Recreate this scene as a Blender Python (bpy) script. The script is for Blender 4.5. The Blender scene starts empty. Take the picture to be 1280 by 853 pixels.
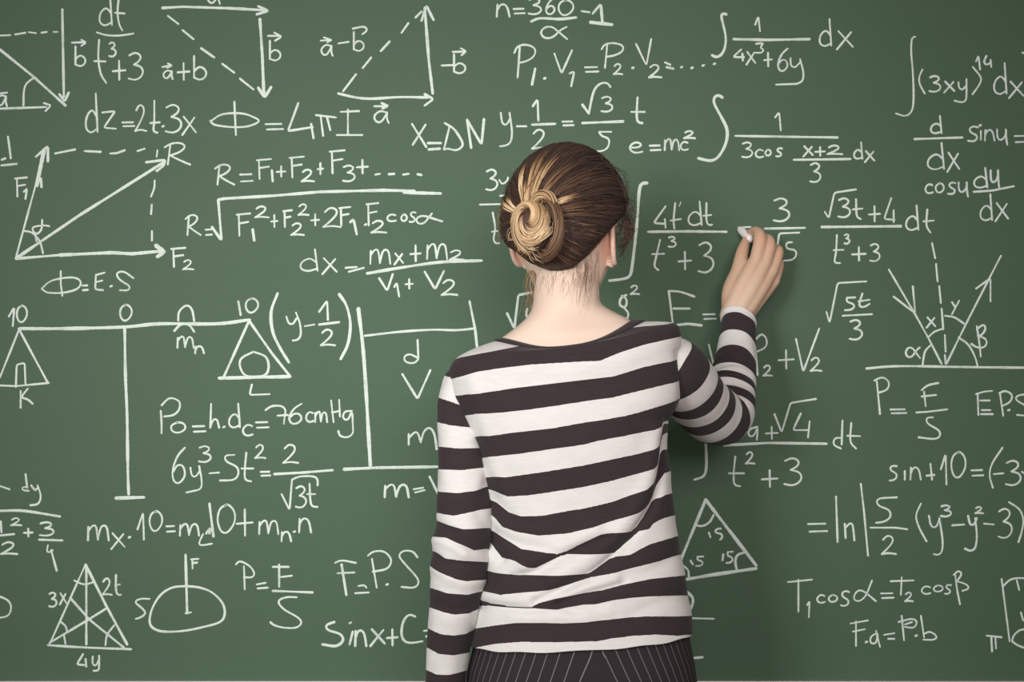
import bpy, bmesh, math, random
import numpy as np
from mathutils import Vector, Matrix, noise

# ------------------------------------------------------------------ camera, light, exposure
S = bpy.context.scene
COL = S.collection
FPX = 2090.0          # focal length in pixels of the 1280 px wide frame
CAM_D = 2.95          # camera to board
CAM_Z = 1.382

cam_data = bpy.data.cameras.new('camera')
cam_data.sensor_width = 36.0
cam_data.lens = 36.0 * FPX / 1280.0
cam = bpy.data.objects.new('camera', cam_data)
COL.objects.link(cam)
cam.location = (0, -CAM_D, CAM_Z)
cam.rotation_euler = (math.pi / 2, 0, 0)
S.camera = cam

S.view_settings.view_transform = 'Standard'
S.view_settings.look = 'None'
S.view_settings.exposure = 0.0
S.view_settings.gamma = 1.0
S.view_settings.use_curve_mapping = False

world = bpy.data.worlds.new('room_light')
S.world = world
world.use_nodes = True
bg = world.node_tree.nodes['Background']
bg.inputs['Color'].default_value = (1.0, 0.84, 0.80, 1)
bg.inputs['Strength'].default_value = 0.27

def area_light(name, loc, target, sx, sy, energy, color):
    d = bpy.data.lights.new(name, 'AREA')
    d.shape = 'RECTANGLE'; d.size = sx; d.size_y = sy
    d.energy = energy; d.color = color
    o = bpy.data.objects.new(name, d); COL.objects.link(o)
    o.location = loc
    o.rotation_euler = (Vector(target) - Vector(loc)).to_track_quat('-Z', 'Y').to_euler()
    return o
key = area_light('window_daylight', (-1.45, -3.30, 1.90), (-0.14, 0.0, 1.31), 0.9, 1.1, 6.4, (1.0, 0.985, 0.955))
key.data.spread = math.radians(49)
fill = area_light('room_lamp', (0.35, -3.20, 2.05), (-0.02, 0.0, 1.27), 1.4, 0.9, 4.2, (1.0, 0.92, 0.88))  # unseen fill added near the camera to lift the shadows right of the body
fill.data.spread = math.radians(50)

# ------------------------------------------------------------------ helpers
def W(px, py, d):
    """a point of the photo's frame at distance d from the camera -> world"""
    return Vector(((px - 640.0) * d / FPX, d - CAM_D, CAM_Z - (py - 426.5) * d / FPX))
def proj(v):
    d = v[1] + CAM_D
    return 640.0 + v[0] * FPX / d, 426.5 - (v[2] - CAM_Z) * FPX / d

def mesh_obj(name, verts, faces, mat=None, parent=None, smooth=True, attrs=None):
    me = bpy.data.meshes.new(name)
    me.from_pydata([tuple(v) for v in verts], [], faces)
    me.update()
    if smooth:
        me.polygons.foreach_set('use_smooth', [True] * len(me.polygons))
    for k, vals in (attrs or {}).items():
        a = me.attributes.new(k, 'FLOAT', 'POINT')
        a.data.foreach_set('value', np.asarray(vals, dtype=np.float32))
    o = bpy.data.objects.new(name, me)
    COL.objects.link(o)
    if mat: me.materials.append(mat)
    if parent: o.parent = parent
    return o
def fix_normals(o):
    bm = bmesh.new(); bm.from_mesh(o.data)
    bmesh.ops.recalc_face_normals(bm, faces=bm.faces)
    bm.to_mesh(o.data); bm.free()

def thing(name, label, cat, loc=(0, 0, 0)):
    o = bpy.data.objects.new(name, None); COL.objects.link(o)
    o.location = loc; o['label'] = label; o['category'] = cat
    return o

def box_geo(lo, hi):
    (x0, y0, z0), (x1, y1, z1) = lo, hi
    v = [(x0,y0,z0),(x1,y0,z0),(x1,y1,z0),(x0,y1,z0),(x0,y0,z1),(x1,y0,z1),(x1,y1,z1),(x0,y1,z1)]
    f = [(0,3,2,1),(4,5,6,7),(0,1,5,4),(1,2,6,5),(2,3,7,6),(3,0,4,7)]
    return v, f
def join_geo(parts):
    V, F = [], []
    for v, f in parts:
        n = len(V); V += list(v); F += [tuple(i + n for i in t) for t in f]
    return V, F
def bevel(o, w, seg=2):
    m = o.modifiers.new('bevel', 'BEVEL'); m.width = w; m.segments = seg

def catmull(P, n):
    """Catmull-Rom through P (list of equal length tuples), about n samples in all"""
    P = np.asarray(P, dtype=float)
    if len(P) < 3:
        t = np.linspace(0, 1, max(n, 2))[:, None]
        return P[0] * (1 - t) + P[-1] * t
    Q = np.vstack([2 * P[0] - P[1], P, 2 * P[-1] - P[-2]])
    out = []
    m = max(2, int(math.ceil(n / (len(P) - 1))))
    for i in range(1, len(Q) - 2):
        for k in range(m):
            t = k / m
            p0, p1, p2, p3 = Q[i - 1], Q[i], Q[i + 1], Q[i + 2]
            out.append(0.5 * ((2 * p1) + (-p0 + p2) * t + (2 * p0 - 5 * p1 + 4 * p2 - p3) * t * t + (-p0 + 3 * p1 - 3 * p2 + p3) * t ** 3))
    out.append(P[-1])
    return np.array(out)

def tube_geo(pts, radii, seg=12, caps=True, flat=1.0, up=None):
    """closed tube through pts; parallel-transported frame; returns verts, faces, (ring, k) params"""
    P = [Vector(p) for p in pts]; n = len(P)
    T = []
    for i in range(n):
        t = P[min(i + 1, n - 1)] - P[max(i - 1, 0)]
        T.append(t.normalized() if t.length > 1e-9 else Vector((0, 0, 1)))
    u = Vector(up) if up else (Vector((0, -1, 0)) if abs(T[0].y) < 0.9 else Vector((1, 0, 0)))
    u = (u - T[0] * u.dot(T[0])).normalized()
    V, F = [], []
    rings = []
    for i in range(n):
        u = (u - T[i] * u.dot(T[i])).normalized()
        w = T[i].cross(u)
        r = radii[i] if hasattr(radii, '__len__') else radii
        ring = []
        for k in range(seg):
            a = 2 * math.pi * k / seg
            ring.append(len(V)); V.append(P[i] + u * (math.cos(a) * r * flat) + w * (math.sin(a) * r))
        rings.append(ring)
    for i in range(n - 1):
        for k in range(seg):
            F.append((rings[i][k], rings[i][(k + 1) % seg], rings[i + 1][(k + 1) % seg], rings[i + 1][k]))
    if caps:
        r0 = radii[0] if hasattr(radii, '__len__') else radii
        r1 = radii[-1] if hasattr(radii, '__len__') else radii
        a = len(V); V.append(P[0] - T[0] * r0 * 0.6)
        b = len(V); V.append(P[-1] + T[-1] * r1 * 0.6)
        for k in range(seg):
            F.append((a, rings[0][(k + 1) % seg], rings[0][k]))
            F.append((b, rings[-1][k], rings[-1][(k + 1) % seg]))
    return V, F
def limb(spec, n=40, seg=20, round_ends=True):
    """spec rows (px, py, d, r): smooth closed tapering tube with rounded ends"""
    A = np.array([list(W(a, b, c)) + [r] for a, b, c, r in spec])
    C = catmull(A, n)
    P = [Vector(c[:3]) for c in C]; R = [max(c[3], 0.001) for c in C]
    if round_ends:
        t1 = (P[-1] - P[-2]).normalized(); r1 = R[-1]
        for a in (30, 55, 75): 
            P.append(Vector(C[-1][:3]) + t1 * r1 * math.sin(math.radians(a))); R.append(r1 * math.cos(math.radians(a)))
        t0 = (P[0] - P[1]).normalized(); r0 = R[0]
        pre = [(Vector(C[0][:3]) + t0 * r0 * math.sin(math.radians(a)), r0 * math.cos(math.radians(a))) for a in (75, 55, 30)]
        P = [p for p, _ in pre] + P; R = [r for _, r in pre] + R
    return tube_geo(P, R, seg)

# ------------------------------------------------------------------ materials
def mat(name, color=(0.8, 0.8, 0.8), rough=0.5, spec=0.5, metal=0.0):
    m = bpy.data.materials.new(name); m.use_nodes = True
    b = m.node_tree.nodes['Principled BSDF']
    b.inputs['Base Color'].default_value = (*color, 1)
    b.inputs['Roughness'].default_value = rough
    b.inputs['Specular IOR Level'].default_value = spec
    b.inputs['Metallic'].default_value = metal
    return m
def nd(m, t, **kw):
    n = m.node_tree.nodes.new(t)
    for k, v in kw.items(): setattr(n, k, v)
    return n
def lk(m, a, b): m.node_tree.links.new(a, b)
def bsdf(m): return m.node_tree.nodes['Principled BSDF']
def noise_bump(m, scale, strength, dist=0.001, detail=4):
    tc = nd(m, 'ShaderNodeTexCoord'); n = nd(m, 'ShaderNodeTexNoise')
    n.inputs['Scale'].default_value = scale; n.inputs['Detail'].default_value = detail
    b = nd(m, 'ShaderNodeBump'); b.inputs['Strength'].default_value = strength; b.inputs['Distance'].default_value = dist
    lk(m, tc.outputs['Object'], n.inputs['Vector']); lk(m, n.outputs['Fac'], b.inputs['Height'])
    lk(m, b.outputs['Normal'], bsdf(m).inputs['Normal'])
    return n
def mixcol(m, fac, a, b):
    x = nd(m, 'ShaderNodeMix', data_type='RGBA')
    if fac is not None: lk(m, fac, x.inputs[0])
    x.inputs[6].default_value = (*a, 1) if not hasattr(a, 'links') else x.inputs[6].default_value
    if hasattr(a, 'links'): lk(m, a, x.inputs[6])
    if hasattr(b, 'links'): lk(m, b, x.inputs[7])
    else: x.inputs[7].default_value = (*b, 1)
    return x.outputs[2]

M_WALL = mat('painted_plaster', (0.62, 0.60, 0.56), 0.8, 0.2); noise_bump(M_WALL, 180, 0.2)
M_FLOOR = mat('floor_boards', (0.24, 0.15, 0.09), 0.5, 0.4)
tc = nd(M_FLOOR, 'ShaderNodeTexCoord'); br = nd(M_FLOOR, 'ShaderNodeTexBrick')
br.inputs['Color1'].default_value = (0.26, 0.16, 0.09, 1); br.inputs['Color2'].default_value = (0.20, 0.12, 0.07, 1)
br.inputs['Mortar'].default_value = (0.05, 0.03, 0.02, 1); br.inputs['Scale'].default_value = 3
br.inputs['Mortar Size'].default_value = 0.006; br.inputs['Brick Width'].default_value = 1.6; br.inputs['Row Height'].default_value = 0.25
lk(M_FLOOR, tc.outputs['Object'], br.inputs['Vector']); lk(M_FLOOR, br.outputs['Color'], bsdf(M_FLOOR).inputs['Base Color'])

# green board: old erased chalk leaves a faint cloudy film and faint horizontal wipe marks
M_BOARD = mat('green_board_enamel', (0.10, 0.17, 0.115), 0.68, 0.58)
tc = nd(M_BOARD, 'ShaderNodeTexCoord')
n1 = nd(M_BOARD, 'ShaderNodeTexNoise'); n1.inputs['Scale'].default_value = 2.3; n1.inputs['Detail'].default_value = 5
mp = nd(M_BOARD, 'ShaderNodeMapping'); mp.inputs['Scale'].default_value = (2.0, 1.0, 45.0)
n2 = nd(M_BOARD, 'ShaderNodeTexNoise'); n2.inputs['Scale'].default_value = 1.6; n2.inputs['Detail'].default_value = 6
lk(M_BOARD, tc.outputs['Object'], n1.inputs['Vector']); lk(M_BOARD, tc.outputs['Object'], mp.inputs['Vector']); lk(M_BOARD, mp.outputs['Vector'], n2.inputs['Vector'])
c1 = mixcol(M_BOARD, n1.outputs['Fac'], (0.053, 0.117, 0.064), (0.061, 0.129, 0.072))
c2 = mixcol(M_BOARD, None, c1, (0.080, 0.143, 0.090))
mxn = c2.node
mr = nd(M_BOARD, 'ShaderNodeMapRange'); mr.inputs[1].default_value = 0.45; mr.inputs[2].default_value = 0.8; mr.inputs[3].default_value = 0; mr.inputs[4].default_value = 0.22
lk(M_BOARD, n2.outputs['Fac'], mr.inputs[0]); lk(M_BOARD, mr.outputs[0], mxn.inputs[0])
lk(M_BOARD, c2, bsdf(M_BOARD).inputs['Base Color'])

M_ALU = mat('brushed_aluminium', (0.62, 0.62, 0.60), 0.38, 0.5, 0.7); noise_bump(M_ALU, 300, 0.05)

# chalk line: grainy cover that lets the board show through in pores
M_CHALK = mat('chalk_line', (0.78, 0.90, 0.83), 0.95, 0.05)
tc = nd(M_CHALK, 'ShaderNodeTexCoord'); n = nd(M_CHALK, 'ShaderNodeTexNoise')
n.inputs['Scale'].default_value = 520; n.inputs['Detail'].default_value = 3
lk(M_CHALK, tc.outputs['Object'], n.inputs['Vector'])
nb = nd(M_CHALK, 'ShaderNodeTexNoise'); nb.inputs['Scale'].default_value = 28; nb.inputs['Detail'].default_value = 2
lk(M_CHALK, tc.outputs['Object'], nb.inputs['Vector'])
ad = nd(M_CHALK, 'ShaderNodeMath', operation='ADD'); lk(M_CHALK, n.outputs['Fac'], ad.inputs[0]); lk(M_CHALK, nb.outputs['Fac'], ad.inputs[1])
mr = nd(M_CHALK, 'ShaderNodeMapRange'); mr.inputs[1].default_value = 0.72; mr.inputs[2].default_value = 0.98; mr.inputs[3].default_value = 0.70; mr.inputs[4].default_value = 1.0
lk(M_CHALK, ad.outputs[0], mr.inputs[0]); lk(M_CHALK, mr.outputs[0], bsdf(M_CHALK).inputs['Alpha'])

M_STICK = mat('chalk_stick_white', (0.93, 0.93, 0.92), 0.9, 0.1); noise_bump(M_STICK, 400, 0.2)

M_SKIN = mat('skin', (0.80, 0.56, 0.43), 0.55, 0.35)
b = bsdf(M_SKIN); b.inputs['Subsurface Weight'].default_value = 0.22; b.inputs['Subsurface Radius'].default_value = (0.012, 0.005, 0.003); b.inputs['Subsurface Scale'].default_value = 0.6
tc = nd(M_SKIN, 'ShaderNodeTexCoord'); n = nd(M_SKIN, 'ShaderNodeTexNoise'); n.inputs['Scale'].default_value = 14; n.inputs['Detail'].default_value = 5
lk(M_SKIN, tc.outputs['Object'], n.inputs['Vector'])
_sk = mixcol(M_SKIN, n.outputs['Fac'], (0.76, 0.59, 0.47), (0.82, 0.67, 0.56))
at = nd(M_SKIN, 'ShaderNodeAttribute', attribute_name='flush')
at2 = nd(M_SKIN, 'ShaderNodeAttribute', attribute_name='tan')
_sk = mixcol(M_SKIN, at2.outputs['Fac'], _sk, (0.60, 0.395, 0.25))
lk(M_SKIN, mixcol(M_SKIN, at.outputs['Fac'], _sk, (0.78, 0.33, 0.24)), b.inputs['Base Color'])
nf = nd(M_SKIN, 'ShaderNodeTexNoise'); nf.inputs['Scale'].default_value = 420; bp = nd(M_SKIN, 'ShaderNodeBump'); bp.inputs['Strength'].default_value = 0.08; bp.inputs['Distance'].default_value = 0.001
lk(M_SKIN, tc.outputs['Object'], nf.inputs['Vector']); lk(M_SKIN, nf.outputs['Fac'], bp.inputs['Height']); lk(M_SKIN, bp.outputs['Normal'], b.inputs['Normal'])

WHITE_KNIT = (0.80, 0.80, 0.785); BLACK_KNIT = (0.040, 0.030, 0.033)
def knit(name, striped=True):
    m = mat(name, BLACK_KNIT, 0.9, 0.12)
    tc = nd(m, 'ShaderNodeTexCoord')
    mp = nd(m, 'ShaderNodeMapping'); mp.inputs['Scale'].default_value = (1, 1, 5)
    n = nd(m, 'ShaderNodeTexNoise'); n.inputs['Scale'].default_value = 55; n.inputs['Detail'].default_value = 5
    lk(m, tc.outputs['Object'], mp.inputs['Vector']); lk(m, mp.outputs['Vector'], n.inputs['Vector'])
    white = mixcol(m, n.outputs['Fac'], (0.66, 0.66, 0.645), (0.79, 0.79, 0.78))
    black = mixcol(m, n.outputs['Fac'], (0.034, 0.026, 0.028), (0.048, 0.037, 0.040))
    if striped:
        at = nd(m, 'ShaderNodeAttribute', attribute_name='stripe')
        md = nd(m, 'ShaderNodeMath', operation='MODULO'); md.inputs[1].default_value = 2
        gt = nd(m, 'ShaderNodeMath', operation='GREATER_THAN'); gt.inputs[1].default_value = 1.0
        lk(m, at.outputs['Fac'], md.inputs[0]); lk(m, md.outputs[0], gt.inputs[0])
        c = mixcol(m, gt.outputs[0], black, white)
    else: c = black
    lk(m, c, bsdf(m).inputs['Base Color'])
    bsdf(m).inputs['Sheen Weight'].default_value = 0.08
    nf = nd(m, 'ShaderNodeTexNoise'); nf.inputs['Scale'].default_value = 900; nf.inputs['Detail'].default_value = 2
    bp = nd(m, 'ShaderNodeBump'); bp.inputs['Strength'].default_value = 0.15; bp.inputs['Distance'].default_value = 0.001
    lk(m, tc.outputs['Object'], nf.inputs['Vector']); lk(m, nf.outputs['Fac'], bp.inputs['Height']); lk(m, bp.outputs['Normal'], bsdf(m).inputs['Normal'])
    return m
M_KNIT = knit('striped_jersey'); M_BAND = knit('black_rib_knit', False)

M_TROUSER = mat('pinstripe_wool', (0.03, 0.026, 0.03), 0.85, 0.15)
at = nd(M_TROUSER, 'ShaderNodeAttribute', attribute_name='pin')
fr = nd(M_TROUSER, 'ShaderNodeMath', operation='FRACT'); lk(M_TROUSER, at.outputs['Fac'], fr.inputs[0])
lt = nd(M_TROUSER, 'ShaderNodeMath', operation='LESS_THAN'); lt.inputs[1].default_value = 0.07; lk(M_TROUSER, fr.outputs[0], lt.inputs[0])
lk(M_TROUSER, mixcol(M_TROUSER, lt.outputs[0], (0.034, 0.027, 0.031), (0.20, 0.18, 0.19)), bsdf(M_TROUSER).inputs['Base Color'])

M_HAIR = mat('hair_strands', (0.03, 0.018, 0.014), 0.5, 0.35)
at = nd(M_HAIR, 'ShaderNodeAttribute', attribute_name='tone')
rp = nd(M_HAIR, 'ShaderNodeValToRGB'); el = rp.color_ramp.elements
el[0].position = 0.0; el[0].color = (0.030, 0.020, 0.018, 1)
el[1].position = 1.0; el[1].color = (0.90, 0.72, 0.47, 1)
for p, c in ((0.3, (0.080, 0.046, 0.034, 1)), (0.55, (0.22, 0.125, 0.066, 1)), (0.8, (0.62, 0.42, 0.22, 1))):
    e = el.new(p); e.color = c
lk(M_HAIR, at.outputs['Fac'], rp.inputs['Fac']); lk(M_HAIR, rp.outputs['Color'], bsdf(M_HAIR).inputs['Base Color'])
M_BRASS = mat('thin_brass', (0.70, 0.45, 0.28), 0.3, 0.5, 0.9)
M_LENS = mat('spectacle_lens', (0.95, 0.97, 0.97), 0.03, 0.5)
bsdf(M_LENS).inputs['Transmission Weight'].default_value = 1.0
M_SHOE = mat('black_leather', (0.02, 0.018, 0.018), 0.35, 0.5)
M_EYE = mat('eye_white', (0.85, 0.83, 0.80), 0.2, 0.5)
M_IRIS = mat('brown_iris', (0.07, 0.035, 0.015), 0.2, 0.5)
M_LIP = mat('lip_rose', (0.55, 0.22, 0.20), 0.5, 0.4)

# ------------------------------------------------------------------ setting
v, f = box_geo((-2.6, 0.03, 0.0), (2.6, 0.15, 2.9)); o = mesh_obj('wall_back', v, f, M_WALL, smooth=False); o['kind'] = 'structure'
v, f = box_geo((-2.6, -3.6, -0.05), (2.6, 0.15, 0.0)); o = mesh_obj('floor', v, f, M_FLOOR, smooth=False); o['kind'] = 'structure'
v, f = box_geo((-2.6, 0.012, 0.0), (2.6, 0.03, 0.09)); o = mesh_obj('baseboard_back', v, f, M_WALL, smooth=False); o['kind'] = 'structure'
bevel(o, 0.004)
# ------------------------------------------------------------------ chalkboard
BS = CAM_D / FPX                                  # metres per photo pixel on the board
def bxz(px, py): return (px - 640.0) * BS, CAM_Z - (py - 426.5) * BS
B_BOT = bxz(0, 850.3)[1]; B_TOP = 2.12; B_HW = 1.45
board = thing('chalkboard', 'large green chalkboard covered in white chalk formulas on the wall', 'chalkboard', (0, 0.03, B_BOT))
def bpart(name, v, f, m, smooth=False, parent=None):
    o = mesh_obj(name, [(p[0], p[1] - 0.03, p[2] - B_BOT) for p in v], f, m, board if parent is None else parent, smooth)
    return o
v, f = box_geo((-B_HW, 0.0, B_BOT), (B_HW, 0.03, B_TOP)); bpart('writing_surface', v, f, M_BOARD)
fr = []
for lo, hi in (((-B_HW - 0.035, -0.012, B_TOP), (B_HW + 0.035, 0.03, B_TOP + 0.035)),
               ((-B_HW - 0.035, -0.012, B_BOT - 0.03), (-B_HW, 0.03, B_TOP)),
               ((B_HW, -0.012, B_BOT - 0.03), (B_HW + 0.035, 0.03, B_TOP))):
    fr.append(box_geo(lo, hi))
v, f = join_geo(fr); bevel(bpart('frame', v, f, M_ALU), 0.004)
# chalk tray: shallow channel with a raised lip, swept along the bottom edge
prof = [(0.03, 0.0), (-0.012, 0.0), (-0.014, -0.004), (-0.060, -0.006), (-0.068, 0.004), (-0.074, 0.004), (-0.076, -0.002), (-0.070, -0.016), (-0.02, -0.020), (-0.012, -0.030), (0.03, -0.030)]
V = [(x, y, B_BOT + z) for x in (-B_HW + 0.001, B_HW - 0.001) for y, z in prof]; n = len(prof)
F = [(i, (i + 1) % n, n + (i + 1) % n, n + i) for i in range(n)] + [tuple(range(n))[::-1], tuple(range(n, 2 * n))]
o = bpart('chalk_tray', V, F, M_ALU); fix_normals(o)

# ---- handwriting: strokes in a unit box (y down); capital '~' smooth, '/' straight
GL = {
'0': ['~.55,0 .15,.15 0,.55 .2,.95 .55,1 .95,.65 .95,.25 .6,0 .4,.05'],
'1': ['/0,.3 .6,0 .7,1'],
'2': ['~.1,.22 .4,0 .75,.1 .75,.35 .4,.7 0,1', '~0,1 .5,.95 1,1'],
'3': ['~.1,.1 .5,0 .85,.12 .75,.3 .4,.44', '~.4,.44 .85,.52 1,.72 .8,.92 .45,1 .05,.95'],
'4': ['/.75,0 0,.68 1,.68', '/.85,.35 .9,1'],
'5': ['/1,0 .2,.03', '~.2,.03 .2,.35 .75,.48 .95,.72 .6,.96 0,1'],
'6': ['~.95,0 .4,.25 .05,.65 .15,.95 .55,1 .95,.78 .8,.52 .4,.5 .1,.68'],
'a': ['~.9,.15 .45,0 .05,.4 .15,.85 .5,.9 .9,.15', '~.9,.1 .88,.6 1,1'],
'b': ['/.1,0 .1,.92', '~.1,.65 .5,.45 .95,.6 .95,.85 .55,1 .1,.9'],
'c': ['~.95,.15 .5,0 .05,.45 .2,.9 .6,1 1,.88'],
'd': ['/.85,0 1,.98', '~.93,.6 .55,.42 .1,.6 .05,.88 .45,1 .95,.9'],
'e': ['~.1,.5 .6,.5 .95,.25 .6,0 .2,.15 0,.55 .25,.95 .65,1 1,.9'],
'm': ['/.02,.1 0,1', '~.02,.4 .2,.05 .38,.05 .48,.95', '~.48,.9 .62,.15 .8,.0 .92,.2 1,1'],
'n': ['/.05,.05 0,1', '~.03,.5 .3,.05 .65,.05 .85,.35 1,1'],
'o': ['~.5,0 .05,.35 .15,.9 .6,1 1,.6 .85,.1 .45,.02'],
's': ['~.95,.08 .5,0 .1,.2 .35,.45 .85,.6 .8,.9 .35,1 0,.95'],
'u': ['~.02,0 .05,.5 .3,.72 .75,.5 .9,.1', '~.85,0 .9,.6 1,1'],
'x': ['/.1,0 1,.85', '/.9,.05 0,1'],
'z': ['/0,.08 .95,0 .1,.95 1,1'],
'A': ['~.98,.05 .75,.3 .45,.85 .15,.9 0,.5 .15,.1 .42,.05 .65,.4 1,1'],   # alpha
'F': ['/.15,.05 .2,1', '/0,.06 1,0', '/.18,.45 .85,.38'],
'P': ['/.25,.08 .15,1', '~0,.25 .15,.06 .55,0 .95,.12 .9,.35 .55,.5 .22,.55'],
'R': ['/.22,.08 .12,1', '~0,.2 .25,.03 .6,0 .8,.15 .6,.4 .22,.58', '~.22,.58 .6,.8 1,1'],
'+': ['/.5,0 .52,1', '/0,.55 1,.5'],
'=': ['/0,.05 .9,0', '/.08,1 1,.92'],
'S': ['~.95,.1 .6,0 .1,.1 .2,.35 .8,.6 .95,.85 .55,1 0,.95'],
}
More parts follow.
